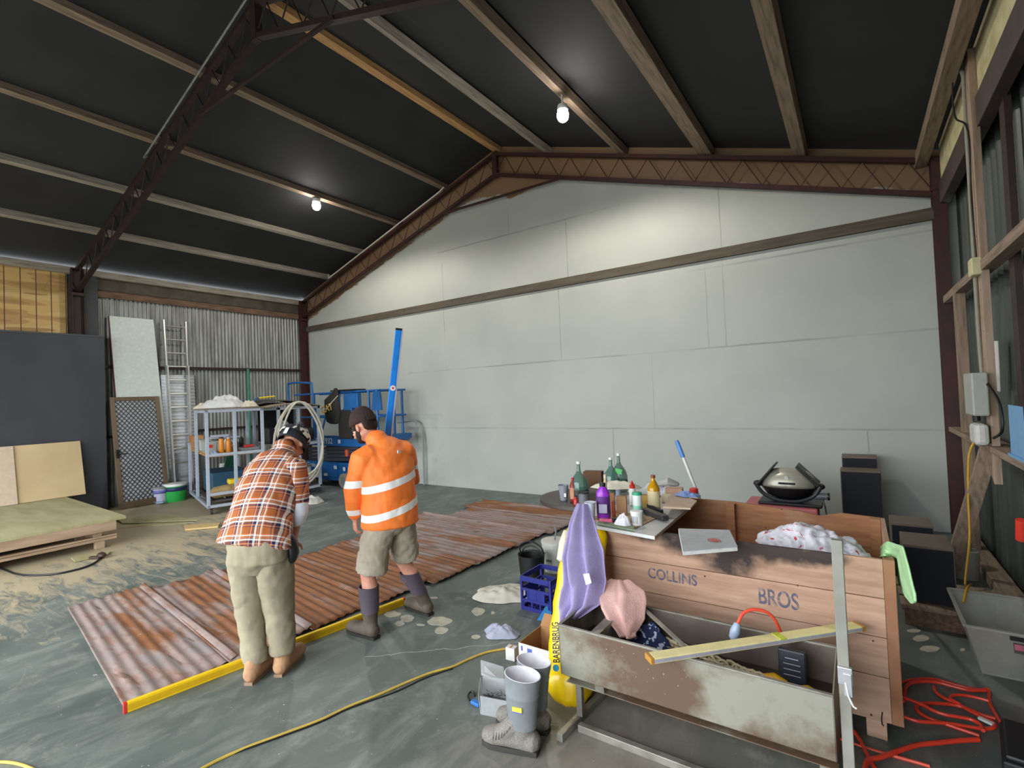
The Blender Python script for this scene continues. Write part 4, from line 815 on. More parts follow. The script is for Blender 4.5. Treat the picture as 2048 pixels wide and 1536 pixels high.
mud = mat('muddy rubber', '#5a5044', .75, 0, '#463d34', 9, bump=.3); sh = mat('purple grey boot shaft', '#544b57', .65, 0, '#484049', 6, bump=.1)
def gumboot(par, heel, toe, kn, an, ztop, nm='gumboot'):
    heel = V(heel); toe = V(toe); d = (toe-heel).normalized(); up = V((0, 0, 1)); r = d.cross(up); L = (toe-heel).length; kn = V(kn); an = V(an)
    sh_ = lambda z: an.lerp(kn, (z-an.z)/(kn.z-an.z))
    b = B(); b.limb([(heel+d*.02+up*.058, .046, .048), (heel+d*.1+up*.062, .05, .055), (heel+d*.18+up*.055, .054, .048), (heel+d*(L-.05)+up*.048, .055, .042), (heel+d*(L-.015)+up*.044, .044, .034)], r, 18)
    b.limb([(sh_(.06), .046, .056), (sh_(.12), .05, .056), (sh_(.2), .062, .064)], r, 18); bt = mk(nm, b, mud, par, remesh=.008, relax=3)
    b = B(); rings = []
    for z, rr in ((.185, .066), (.27, .073), (ztop, .079)):
        c = sh_(z); rings.append([c+r*rr*math.cos(a*math.pi/12)+d*rr*1.02*math.sin(a*math.pi/12) for a in range(24)])
    rings.append([c+(q_-c)*.86 for q_ in rings[-1]]); rings.append([q_-up*.06 for q_ in rings[-1]]); b.rings(rings, cap=False); mk('boot_shaft', b, sh, bt, smooth=True)
    b = B(); out = [(0, -.032), (.0, .032), (.08, .04), (.17, .047), (L-.05, .05), (L, .028), (L+.004, 0), (L, -.028), (L-.05, -.05), (.17, -.047), (.08, -.04)]
    b.prism([heel+d*x+r*y for x, y in out], up*.022); mk('sole', b, mat('black boot sole', '#27231f', .8), bt)
gumboot(O, (-3.065, 2.515, 0), (-3.385, 2.505, 0), (-3.19, 2.545, .48), (-3.145, 2.525, .1), .375); gumboot(O, (-2.99, 3.02, 0), (-3.31, 3.05, 0), (-3.16, 2.87, .49), (-3.06, 3.02, .1), .37)

# the blue level he steadies with his right hand
tp = PY(797, 665, 3.0); bt_ = G(741, 1196, .045); tp = bt_+(tp-bt_).normalized()*2.4
lv = level('spirit_level', 'long blue level held upright behind the man in orange', bt_, tp, .028, .056, mat('bright blue enamel', '#1c86e2', .4), up=(.5, .72, 0), vials=(.6,))
fa, fb_ = frame(tp-bt_, (.5, .72, 0)); sg = 1 if fb_.dot(RT) > 0 else -1; b = B(); b.bar(bt_+fb_*sg*.031, tp+fb_*sg*.031, .03, .012, (.5, .72, 0)); mk('edge_strip', b, mat('silver edge', '#c3c5d2', .35, .3), lv)
b = B(); d0 = (tp-bt_); b.bar(bt_+d0*.66, bt_+d0*.72, .03, .03, (.5, .72, 0)); mk('hand_slot', b, mat('brown slot lining', '#3a3233', .7), lv)
b = B(); nrm_ = (EYE-tp).normalized(); cpt = bt_.lerp(tp, .79)
fa, fb_ = frame(tp-bt_, (.5, .72, 0)); cc = cpt-fa*.017*(-1 if fa.dot(EYE-cpt) > 0 else 1)
b.cyl(cc, cc+(fa if fa.dot(EYE-cpt) > 0 else -fa)*.003, .024, n=20); mk('round_logo', b, white, lv)
b = B(); b.cyl(cc, cc+(fa if fa.dot(EYE-cpt) > 0 else -fa)*.0035, .01, n=16); mk('logo_dot', b, red, lv)

# ---------------------------------------------------------------- man in the checked shirt
Q = thing('person', 'man in orange checked shirt and khaki trousers bending over the sheets', 'person', (-3.33, 1.8, 0))
rt = V((.89, .45, 0)); fwq = V((-.45, .89, 0)); bq = V((-3.33, 1.8, 0))
Lsh, Rsh = V((-3.65, 1.97, 1.345)), V((-3.335, 2.055, 1.355)); Rel, Rwr = V((-3.27, 2.03, 1.08)), V((-3.33, 2.02, .84)); Lel, Lwr = V((-3.76, 2.02, 1.10)), V((-3.68, 2.12, .90))
b = B(); hq, hrot = head(b, (-3.575, 2.20, 1.50), V((-.3, .55, -.78)), V((-.35, .68, .6)))
b.limb([((-3.49, 2.04, 1.38), .08, .075), ((-3.515, 2.1, 1.43), .058, .06), ((-3.55, 2.15, 1.47), .056, .056)], rt)
b.limb([((-3.33, 1.78, .88), .165, .12), ((-3.37, 1.85, 1.05), .15, .11), ((-3.43, 1.94, 1.22), .165, .115), ((-3.49, 2.02, 1.35), .16, .1), ((-3.51, 2.06, 1.41), .09, .07)], rt)
b.limb([(Rsh, .055, .055), (Rel, .042, .042), (Rwr, .028, .032)], rt); b.limb([(Lsh, .055, .055), (Lel, .042, .042), (Lwr, .028, .032)], rt)
hand(b, Rwr, (-.15, 0, -1), (-.8, .5, 0), (-.4, .9, 0), .7); hand(b, Lwr, (.5, .3, -.7), (.3, -.3, -.6), (.5, -.5, 0), .5)
body = mk('body', b, SKIN, Q, remesh=.0065, relax=3); eyes(hq, Q, mat('eye white b', '#e8e4dc', .3))
def tartan(nm, au, av, ou=0, ov=0, per=.115):
    t = NT(nm); org, nv, wt, rd, sal = hexc('#9c5524'), hexc('#121a44'), hexc('#efe8df'), hexc('#7a2c18'), hexc('#cf8358')
    st = [(0, org), (.26, nv), (.31, sal), (.38, nv), (.53, wt), (.63, nv), (.67, sal), (.74, rd), (.78, wt), (.85, sal), (.9, org)]
    wob = t.math('MULTIPLY', t.math('SUBTRACT', t.noise(5, 2), .5), .05); f = []
    for ax, o in ((au, ou), (av, ov)):
        f.append(t.ramp(t.math('FRACT', t.math('ADD', t.math('ADD', t.math('DIVIDE', t.dot(ax), per), o), t.math('MULTIPLY', wob, 4))), st, 'CONSTANT'))
    t.base(t.mix(.5, f[0], f[1])); t.bump(t.noise(10, 4), .3, .03); return t.set(rough=.9)
tax = (V((-3.49, 2.02, 1.35))-V((-3.33, 1.78, .88))).normalized()
b = B(); b.limb([((-3.365, 1.765, .865), .258, .185), ((-3.37, 1.79, .94), .24, .18), ((-3.39, 1.84, 1.07), .215, .17), ((-3.44, 1.91, 1.2), .222, .165), ((-3.49, 1.99, 1.32), .215, .15), ((-3.515, 2.05, 1.41), .16, .11)], rt, 26, 'a')
b.limb([((-3.5, 2.03, 1.36), .12, .1), ((-3.53, 2.09, 1.44), .09, .09), ((-3.545, 2.12, 1.49), .083, .085)], rt, 20)
b.limb([(Rsh+V((-.07, -.03, 0)), .085, .085), (Rsh, .08, .08), (Rsh.lerp(Rel, .4), .076, .076)], rt); b.limb([(Lsh+V((.07, .03, 0)), .085, .085), (Lsh, .08, .08), (Lsh.lerp(Lel, .5), .074, .074), (Lel, .068, .068), (Lel.lerp(Lwr, .5), .06, .06)], rt)
shirt = wr(mk('shirt', b, tartan('checked flannel', rt, tax, .1, .3), Q, remesh=.011, relax=4), .016, .12)
b = B(); b.limb([(Rsh+V((-.01, 0, .015)), .085, .085), (Rsh.lerp(Rel, .35)+V((.005, 0, 0)), .085, .085), (Rsh.lerp(Rel, .75), .08, .082), (Rel+V((0, 0, .02)), .074, .076)], rt, 20); mk('sleeve', b, tartan('checked sleeve', rt, V((0, .05, 1)), .4, .1, .11), shirt, remesh=.01, relax=3)
b = B(); b.limb([(Rel+V((0, 0, .03)), .07, .072), (Rel+V((0, 0, -.04)), .066, .07), (Rel.lerp(Rwr, .42), .062, .066)], rt, 20); mk('rolled_cuff', b, mat('white cotton cuff', '#dfe0ec', .9, bump=.3, bscale=20), shirt, remesh=.008, relax=2)
b = B(); b.limb([((-3.25, 1.83, .905), .09, .05), ((-3.235, 1.84, .87), .085, .05)], rt, 14); mk('undershirt', b, mat('white undershirt', '#e6e6ec', .9), Q, smooth=True)
khl = mat('pale khaki cotton', '#998f78', .88, 0, '#8a806a', 4, bump=.35, bscale=11)
b = B(); b.limb([((-3.335, 1.785, .96), .18, .14), ((-3.33, 1.775, .88), .205, .16), ((-3.33, 1.77, .78), .205, .165)], rt, 22)
b.limb([((-3.405, 1.73, .80), .112, .14), ((-3.415, 1.745, .62), .1, .12), ((-3.415, 1.75, .43), .088, .098), ((-3.385, 1.75, .25), .08, .085), ((-3.365, 1.75, .16), .079, .082), ((-3.36, 1.75, .105), .08, .082)], rt, 20, 'z')
tr_ = wr(mk('trousers', b, khl, Q, remesh=.011, relax=2), .016, .1)
b = B(); b.limb([((-3.245, 1.825, .84), .10, .14), ((-3.262, 1.855, .62), .105, .12), ((-3.285, 1.875, .43), .094, .1), ((-3.28, 1.885, .25), .085, .088), ((-3.275, 1.885, .19), .083, .086), ((-3.275, 1.885, .135), .084, .086)], rt, 20, 'z')
wr(mk('trouser_leg', b, khl, tr_, remesh=.011, relax=2), .016, .1)
b = B(); b.limb([((-3.19, 1.865, .66), .012, .07), ((-3.205, 1.875, .58), .016, .075), ((-3.22, 1.885, .50), .012, .07)], rt, 12); mk('side_pocket', b, khl, tr_, smooth=True)
lea = mat('tan work boot leather', '#b98f6a', .75, 0, '#9c7554', 8, bump=.15)
def shoe(par, heel, d, L=.29):
    heel = V(heel); d = V(d).normalized(); up = V((0, 0, 1)); r = d.cross(up)
    b = B(); b.limb([(heel+d*.01+up*.058, .046, .05), (heel+d*.06+up*.06, .05, .055), (heel+d*.12+up*.06, .05, .055), (heel+d*.19+up*.055, .056, .05), (heel+d*(L-.05)+up*.05, .057, .045), (heel+d*(L-.012)+up*.047, .044, .038)], r, 18)
    b.limb([(heel+d*.055+up*.05, .054, .07), (heel+d*.06+up*.15, .05, .055)], r, 16); s_ = mk('boot', b, lea, par, remesh=.008, relax=2)
    b = B(); out = [(-.004, -.028), (-.004, .028), (.08, .034), (.17, .04), (L-.05, .042), (L-.01, .024), (L+.0, 0), (L-.01, -.024), (L-.05, -.042), (.17, -.04), (.08, -.034)]; b.prism([heel+d*x+r*y for x, y in out], up*.02); mk('sole', b, mat('worn sole', '#8f745d', .8), s_)
shoe(Q, (-3.315, 1.675, 0), (-.5, .87, 0), .3); shoe(Q, (-3.235, 1.83, 0), (-.5, .86, 0), .31)
b = B(); b.limb([((-3.195, 1.90, .935), .022, .03), ((-3.175, 1.92, .87), .034, .045), ((-3.17, 1.925, .80), .034, .045), ((-3.18, 1.915, .75), .026, .034)], rt, 16); mk('belt_pouch', b, mat('black pouch', '#1b1c1f', .35), Q, smooth=True)
blk = mat('black knit', '#25262b', .95, bump=.4, bscale=150)
cap_shell(hq, hrot, blk, Q, rad=(.098, .126, .112), z0=-.03, droop=.025)
tb = NT('black and cream printed band'); n_ = tb.noise(24, 2, .5); tb.base(tb.ramp(n_, [(0, hexc('#24242a')), (.5, hexc('#d8d2c4'))], 'CONSTANT')); bandm = tb.set(rough=.9)
b = B(); rr = []
for z, k in ((.035, 1.045), (.04, 1.06), (.075, 1.02), (.08, .99)):
    rr.append([hq(.099*k*math.cos(a*math.pi/16), .126*k*math.sin(a*math.pi/16)-.014-.01, z+.02*math.sin(a*math.pi/16)) for a in range(32)])
b.rings(rr, cap=False); mk('printed_band', b, bandm, Q, smooth=True, solid=.006)
b = B(); rnd = random.Random(3)
for i in range(170):
    d_ = V((rnd.gauss(0, 1), rnd.gauss(0, 1), rnd.gauss(0, 1))).normalized(); c_ = hq(0, -.05, .145); b.cyl(c_, c_+d_*rnd.uniform(.03, .043), .006, .001, 4)
mk('pompom', b, mat('grey fluff', '#6d6f78', .95), Q)
b = B(); lc = hq(.02, -.137, .0); b.prism([hq(-.01, -.147, -.04), hq(.018, -.147, -.04), hq(.018, -.152, .02), hq(-.01, -.152, .02)], -(hrot @ V((0, 1, 0)))*.003); mk('sewn_tag', b, white, Q)
# ================================================================ BIG TIMBER CRATE, TROUGH AND EVERYTHING AROUND
def crate_mat(nm, a='#bd9880', b_='#a5806a', scorch=False):
    t = NT(nm); vec = t.mapping(scale=(.7, .7, 7)); c = t.mix(t.ramp(t.noise(4, 6, .6, vec), [(.35, 0.), (.65, 1.)]), hexc(a), hexc(b_))
    c = t.mix(t.ramp(t.noise(2, 3), [(.5, 0.), (.75, .5)]), c, hexc('#ccae98'))
    v = t.n.new('ShaderNodeTexVoronoi'); v.inputs['Scale'].default_value = 11; t.l.new(t.mapping(scale=(1, 1, .8)), v.inputs['Vector'])
    c = t.mix(t.math('LESS_THAN', v.outputs['Distance'], .055), c, hexc('#4a3021'))
    if scorch:
        x, y, z = t.xyz(); g = None
        for cx, cz, rx, rz in ((-.1, .9, .3, .14), (.1, .83, .2, .17), (.33, .87, .28, .08), (.55, .88, .16, .05), (-.4, .93, .25, .1)):
            k = t.math('SUBTRACT', 1., t.math('ADD', t.math('POWER', t.math('DIVIDE', t.math('SUBTRACT', x, cx), rx), 2.), t.math('POWER', t.math('DIVIDE', t.math('SUBTRACT', z, cz), rz), 2.)))
            g = k if g is None else t.math('MAXIMUM', g, k)
        f = t.ramp(t.math('ADD', g, t.math('MULTIPLY', t.math('SUBTRACT', t.noise(9, 5), .5), 1.6)), [(-.15, 0.), (.75, .93)]); c = t.mix(f, c, hexc('#231f22'))
    t.base(c); t.bump(t.noise(14, 5, .6, vec), .2, .005); return t.set(rough=.8)
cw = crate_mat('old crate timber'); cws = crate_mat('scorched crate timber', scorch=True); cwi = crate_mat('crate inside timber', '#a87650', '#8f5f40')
cx0, cx1, cy0, cy1, ct = -1.60, .115, 3.10, 4.05, .905
K = thing('wooden_crate', 'large old wooden bin crate stencilled with a name', 'crate', (-.74, 3.57, 0))
zs = [.09, .315, .512, .708, ct]
for i in range(4):
    b = B(); b.box2((cx0, cy0, zs[i]+.002), (cx1-.045, cy0+.022, zs[i+1]-.002)); mk('front_plank', b, cws if i == 3 else cw, K, bevel=.002)
    WM[K.name]
for i in range(4):
    b = B(); zt_ = zs[i+1]-.002
    if i == 3:
        P_ = [(cx0, cy1, zs[i]), (cx1, cy1, zs[i]), (cx1, cy1, zt_), (-.12, cy1, zt_+.012), (-.24, cy1, zt_-.02), (-.36, cy1, zt_+.0), (-.8, cy1, zt_+.03), (cx0, cy1, zt_+.03)]; b.prism(P_, (0, -.02, 0))
    else: b.box2((cx0, cy1-.02, zs[i]+.002), (cx1, cy1, zt_))
    mk('back_plank', b, cwi, K)
    for x, n_ in ((cx1-.022, 'right'), (cx0, 'left')):
        b = B(); b.box2((x, cy0+.023, zs[i]+.002), (x+.022, cy1-.021, zs[i+1]-.002)); mk('end_plank', b, cwi if n_ == 'left' else cw, K)
b = B(); b.box2((cx1-.044, cy0, .09), (cx1+.004, cy0+.05, ct)); mk('corner_post', b, mat('reddish end grain', '#9c6f52', .8, 0, '#86593f', 5), K, bevel=.003)
b = B(); b.box2((-.84, cy1-.09, .1), (-.78, cy1-.021, ct+.02)); mk('corner_post', b, cwi, K, bevel=.003)
b = B(); b.box2((cx1-.08, cy1-.07, .1), (cx1-.023, cy1-.021, ct)); mk('corner_post', b, cwi, K, bevel=.003)
b = B(); b.box2((cx0+.01, cy0+.02, .09), (cx1-.01, cy1-.02, .11)); mk('base_boards', b, cwi, K)
for x in (.0, -.75, -1.5):
    b = B(); b.box2((x-.035, cy0+.004, 0), (x+.05, cy1, .089)); mk('runner', b, cw, K, bevel=.003)
ink = mat('faded blue grey stencil ink', '#5c5b6c', .8, 0, '#9a8078', 30, thr=(.5, .62))
p0, p1 = PY(1297, 1181, cy0), PY(1408, 1199, cy0)
text('COLLINS', .092, ink, K, (p0.x, cy0-.001, .608), (1, 0, 0), (0, 0, 1), .0006, 'stencil_lettering', .0015, sx=(p1.x-p0.x)/.41)
p0, p1 = PY(1517, 1225, cy0), PY(1612, 1240, cy0)
text('BROS', .125, ink, K, (p0.x, cy0-.001, .575), (1, 0, 0), (0, 0, 1), .0006, 'stencil_lettering', .0015, sx=(p1.x-p0.x)/.35)
b = B(); b.tube([PY(1765, 1424, cy0)-V((0, .001, 0)), PY(1763, 1436, cy0)-V((0, .001, 0)), PY(1764, 1448, cy0)-V((0, .001, 0)), PY(1767, 1452, cy0)-V((0, .001, 0))], .003, 5); mk('stencil_mark', b, black, K)

# steel feeder trough on a welded stand
def steel_stain():
    t = NT('stained sheet steel'); x, y, z = t.xyz(); n = t.noise(3.2, 6, .62, t.mapping(loc=(4, 2, .4)))
    g = t.math('SUBTRACT', 1., t.math('ABSOLUTE', t.math('DIVIDE', t.math('ADD', x, .12), .42))); lo = t.math('MULTIPLY', t.math('SUBTRACT', .40, z), t.math('MULTIPLY', t.math('GREATER_THAN', x, -.3), 3.2)); hi = t.math('MULTIPLY', t.math('GREATER_THAN', x, -9.), t.math('MAXIMUM', g, lo))
    c = t.mix(t.ramp(t.math('ADD', hi, t.math('MULTIPLY', t.math('SUBTRACT', n, .5), 2.6)), [(-.0, 0.), (.5, 1.)]), hexc('#a3a192'), hexc('#735e4e'))
    c = t.mix(t.ramp(t.noise(9, 6, .7), [(.55, 0.), (.8, .5)]), c, hexc('#7d6757')); c = t.mix(t.math('GREATER_THAN', t.noise(70, 1), .76), c, hexc('#b3aa9a'))
    t.base(c); return t.set(rough=.42, metal=.35)
ss = steel_stain(); stf = mat('galvanised stand', '#98958a', .5, .4, '#7b766b', 8)
T = thing('feed_trough', 'long stained sheet steel trough on a welded stand', 'trough', (-.75, 2.58, 0))
x0, x1 = -1.385, -.13; th = .005; yf, yb_, yfb, ybb, zb = 2.355, 2.80, 2.42, 2.74, .215; zt = .55
def plate(nm, pts, vec, m_=ss, **k): b = B(); b.prism(pts, vec); return mk(nm, b, m_, T, **k)
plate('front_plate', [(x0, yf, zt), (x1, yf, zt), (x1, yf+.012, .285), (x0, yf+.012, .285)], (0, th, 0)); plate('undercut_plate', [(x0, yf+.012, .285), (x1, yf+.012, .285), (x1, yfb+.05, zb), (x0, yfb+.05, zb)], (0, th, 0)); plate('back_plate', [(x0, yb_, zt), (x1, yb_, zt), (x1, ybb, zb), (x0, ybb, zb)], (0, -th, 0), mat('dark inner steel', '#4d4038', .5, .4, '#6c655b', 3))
plate('trough_floor', [(x0, yfb, zb), (x1, yfb, zb), (x1, ybb, zb), (x0, ybb, zb)], (0, 0, th)); plate('inner_tray', [(x0+.01, yf+.045, .39), (x1-.01, yf+.045, .39), (x1-.01, yb_-.04, .39), (x0+.01, yb_-.04, .39)], (0, 0, .004), mat('rusty tray', '#3f332d', .6, .3, '#54463c', 5)); 
for x in (x0, x1-th): plate('end_plate', [(x, yf, zt), (x, yb_, zt), (x, ybb, zb), (x, yfb+.05, zb), (x, yf+.012, .285)], (th, 0, 0))
plate('divider_plate', [(-1.21, yf+.01, zt-.01), (-1.21, yb_-.01, zt-.01), (-1.21, ybb, zb), (-1.21, yfb, zb)], (.05, 0, 0), stf)
b = B(); b.box2((x0-.003, yf-.006, zt-.004), (x1, yf+.012, zt+.006)); b2 = B(); mk('front_rim', b, stf, T, bevel=.002)
b = B(); b.box2((x0-.003, yb_-.012, zt-.004), (x1, yb_+.01, zt+.006)); mk('back_rim', b, stf, T, bevel=.002)
b = B(); b.box2((x0-.004, yf, zt-.003), (x0+.014, yb_, zt+.005)); mk('end_rim', b, stf, T, bevel=.002)
for x in (-1.32, -.18):
    b = B(); b.bar(G(1119, 1476, .02) if x < -1 else V((x-.02, 2.27, .02)), V((x+.02, 2.92, .02)), .035, .04); mk('foot_bar', b, stf, T, bevel=.003)
    for y in (2.45, 2.72): b = B(); b.box2((x-.017, y-.017, .04), (x+.017, y+.017, zb)); mk('leg', b, stf, T, bevel=.003)
b = B(); b.box2((-1.30, 2.37, 0), (-.2, 2.405, .038)); mk('floor_rail', b, stf, T, bevel=.003)
b = B(); b.box2((-1.2, 2.44, .05), (-.25, 2.9, .054)); 
t = thing('upright_bar', 'tall flat steel upright with a latch at the trough end', 'upright', (-.09, 2.40, 0))
b = B(); b.box2((-.112, 2.385, 0), (-.072, 2.42, 1.165)); mk('bar', b, mat('pale grey steel bar', '#9f9d93', .5, .3, '#8b897e', 4), t, bevel=.003)
q_ = PY(1685, 1350, 2.38); b = B(); b.box((-.088, 2.38, q_.z), (.05, .02, .07)); b.box((-.08, 2.375, q_.z-.03), (.028, .02, .09)); mk('latch_plate', b, mat('bright zinc', '#c9c9cf', .35, .6), t, bevel=.003)
b = B(); b.tube([(-.088, 2.368, q_.z-.02), (-.08, 2.362, q_.z-.07), (-.066, 2.362, q_.z-.105), (-.056, 2.362, q_.z-.11)], .004, 6); mk('latch_pin', b, white, t)
b = B(); b.bar(G(1284, 1214, .565), G(1378, 1306, .545)+V((0, .0, .012)), .018, .012); tag(mk('steel_strip', b, stf), 'thin steel strip lying across the trough', 'strip')
level('spirit_level', 'pale yellow short level resting across the trough rims', G(1303, 1316, .572), G(1714, 1253, .572), .062, .026, mat('pale yellow enamel', '#f0e4a6', .4), ends=mat('amber cap', '#c08a3a', .5), vials=(.6,), edge=mat('pale silver', '#c6c2d2', .35, .3))
# contents of the trough
def chain(nm, lab, p, q, n, r, m_):
    b = B(); p, q = V(p), V(q); d = (q-p).normalized(); a, c = frame(d)
    for i in range(n):
        o = p.lerp(q, i/(n-1))+V((0, .008*math.sin(i*1.7), .004*math.sin(i*2.3))); e = (a if i % 2 else c); b.tube([o+d*(r*1.35*math.cos(k*.7854))+e*(r*math.sin(k*.7854)) for k in range(8)], r*.28, 5, closed=True)
    return tag(mk(nm, b, m_, smooth=True), lab, 'chain')
chain('chain', 'pale beige link chain lying along the trough floor', G(1335, 1283, .41), G(1560, 1370, .41), 34, .02, mat('beige chain', '#dccba8', .5))
chain('chain', 'dusty link chain doubled over at the left of the trough', G(1325, 1288, .407), G(1440, 1322, .407), 24, .013, mat('brown chain', '#8d7f6a', .5))
pc = NT('navy patterned cotton'); pc.base(pc.ramp(pc.noise(28, 2, .5), [(0, hexc('#222c52')), (.58, hexc('#b9c2d6'))], 'CONSTANT')); pc = pc.set(rough=.9)
o_ = rag('patterned_cloth', 'navy and white patterned cloth bunched in the trough', G(1292, 1282, .396), .15, .07, .1, pc, 'cloth', 21, -.15)
t = thing('battery_charger', 'flat black box with printed lines standing in the trough', 'charger', G(1587, 1370, .396)); b = B(); b.box((0, 0, .08), (.115, .035, .16), Matrix.Rotation(-.12, 3, 'X')); mk('case', b, mat('blue black plastic', '#1a1d29', .45), t, local=True, bevel=.008)
for k in range(4): b = B(); b.box((0, -.0215-.001*k, .13-.025*k), (.07 if k else .055, .002, .004), Matrix.Rotation(-.12, 3, 'X')); mk('print_line', b, mat('grey print', '#8d93a5', .5) if k == 0 else grey, t, local=True)
for (x, y, lb) in ((G(1548, 1362, .41).x, G(1548, 1362, .41).y, 'yellow tool handle left of the black box'), (G(1616, 1388, .41).x, G(1616, 1388, .41).y, 'yellow tool handle right of the black box')):
    b = B(); b.limb([((x-.04, y, .415), .018, .018), ((x, y+.01, .42), .024, .02), ((x+.05, y, .415), .014, .014)], (0, 0, 1), 10); tag(mk('hand_tool', b, mat('tool yellow', '#e0a51c', .45), smooth=True), lb, 'tool')
t = thing('power_plug', 'pale blue lead socket on an orange lead over the trough rim', 'plug', (-.63, 2.74, .48))
c_ = PY(1471, 1262, 2.70); b = B(); b.limb([(c_+V((.01, 0, .035)), .017, .017), (c_, .026, .026), (c_-V((.012, 0, .035)), .022, .022)], (1, 0, 0), 12); mk('socket_body', b, mat('pale blue plastic', '#9fb0c6', .35), t, smooth=True)
b = B(); b.tube(smooth_path([c_+V((.012, 0, .04)), c_+V((.04, .03, .09)), c_+V((.1, .06, .105)), c_+V((.16, .09, .07)), V((-.36, 2.86, .5)), V((-.3, 2.95, .2)), V((-.2, 3.0, .012)), V((.2, 2.98, .012))], 6), .008, 8); mk('cord', b, mat('orange red cord', '#f0543c', .45), t, smooth=True)

# draped cloths
def drape(nm, lab, rows_, m_, folds=6, amp=.02, n=40, thick=.006, cat_='cloth', seed=0):
    """rows of (left, right, forward bulge): a hanging cloth with vertical folds"""
    K_ = len(rows_)
    def fn(u, v):
        f = v*(K_-1); i = min(int(f), K_-2); f -= i; f = f*f*(3-2*f)
        l = V(rows_[i][0]).lerp(V(rows_[i+1][0]), f); r = V(rows_[i][1]).lerp(V(rows_[i+1][1]), f); bu = rows_[i][2]*(1-f)+rows_[i+1][2]*f
        p = l.lerp(r, u); o = V((-.3, -1, 0)).normalized()
        k = amp*(math.sin(u*folds*6.283+seed+2*mn.noise(V((u*2, v*2.2, seed))))+.8*mn.noise(V((u*6, v*3, seed+4))))*min(1, v*1.5+.15)
        p = p+(r-l).normalized()*(.035*mn.noise(V((v*3.3, .3 if u < .5 else 5, seed+2)))*abs(u-.5)*2*min(1, v*3))
        return p+o*(bu*math.sin(math.pi*u)+k)+V((0, 0, .012*mn.noise(V((u*7, v*2, seed+8)))))
    b = B(); b.grid(fn, n, 26); return tag(mk(nm, b, m_, solid=thick, sub=1), lab, cat_)

yb = mat('glossy yellow bag film', '#ecc90c', .28, 0, '#dcb405', 4, bump=.12, bscale=9)
S = thing('seed_bag', 'tall yellow printed seed bag leaning on the crate end', 'bag', (-1.52, 2.72, 0))
b = B(); g0 = G(1140, 1400); b.limb([(g0+V((0, 0, .02)), .12, .09), (g0+V((0, .0, .09)), .165, .125), (PY(1141, 1355, 2.70), .155, .115), (PY(1140, 1310, 2.76), .145, .09), (PY(1147, 1250, 2.82), .145, .075), (PY(1155, 1180, 2.90), .14, .06), (PY(1166, 1115, 2.97), .14, .045), (PY(1171, 1075, 3.02), .14, .03), (PY(1172, 1055, 3.05), .14, .012)], (.93, .36, 0), 26)
wr(mk('bag_body', b, yb, S, smooth=60, sub=2), .03, .12)
b = B(); b.limb([(PY(1122, 1120, 2.9), .03, .02), (PY(1127, 1085, 2.93), .03, .015), (PY(1133, 1062, 2.95), .02, .01)], (.9, .3, 0), 10); mk('bag_liner', b, mat('clear liner', '#d8cdb4', .3), S, smooth=True)
pl = mat('lilac cotton', '#9c91ba', .95, 0, '#8f84ad', 6, bump=.3, bscale=90)
tp_ = PY(1160, 1008, 2.83)
pc_ = drape('purple_cloth', 'purple cloth draped over the yellow seed bag', [(tp_+V((-.03, .03, 0)), tp_+V((.04, .03, -.0)), .02), (PY(1140, 1050, 2.75), PY(1190, 1045, 2.8), .06), (PY(1128, 1110, 2.66), PY(1206, 1100, 2.7), .08), (PY(1126, 1170, 2.6), PY(1212, 1160, 2.7), .05), (PY(1124, 1215, 2.56), PY(1200, 1210, 2.62), .03), (PY(1122, 1244, 2.53), PY(1160, 1236, 2.55), .01)], pl, 3, .03, 60)
b = B(); b.prism([PY(1166, 1148, 2.53), PY(1178, 1147, 2.53), PY(1183, 1166, 2.53), PY(1172, 1170, 2.53)], (0, .003, 0)); mk('paper_tag', b, white, pc_)
drape('pink_towel', 'dusty pink towel hung over the trough corner', [(PY(1208, 1158, 2.78), PY(1258, 1160, 2.80), .01), (PY(1190, 1185, 2.70), PY(1289, 1182, 2.76), .05), (PY(1200, 1212, 2.64), PY(1291, 1206, 2.72), .07), (PY(1214, 1236, 2.60), PY(1287, 1238, 2.66), .05), (PY(1236, 1262, 2.56), PY(1272, 1266, 2.58), .03), (PY(1247, 1272, 2.54), PY(1262, 1275, 2.54), .01)], mat('dusty pink towelling', '#cda49b', .95, 0, '#bd938b', 9, bump=.4, bscale=120), 2, .02, 40, .014, 'towel', 5)
drape('green_towel', 'pale green towel hung over the right end of the crate', [(PX(1757, 1118, .085), PX(1762, 1092, .085), 0), (G(1768, 1112, .928), G(1776, 1086, .93), .0), (PX(1791, 1122, .135), PX(1806, 1094, .135), .0), (PX(1797, 1165, .14), PX(1820, 1140, .15), .01), (PX(1810, 1192, .15), PX(1831, 1182, .16), .01), (PX(1824, 1207, .155), PX(1831, 1203, .16), .0)], mat('pale green towelling', '#b5e0a8', .95, 0, '#a5d398', 8, bump=.4, bscale=120), 2, .008, 30, .01, 'towel', 9)

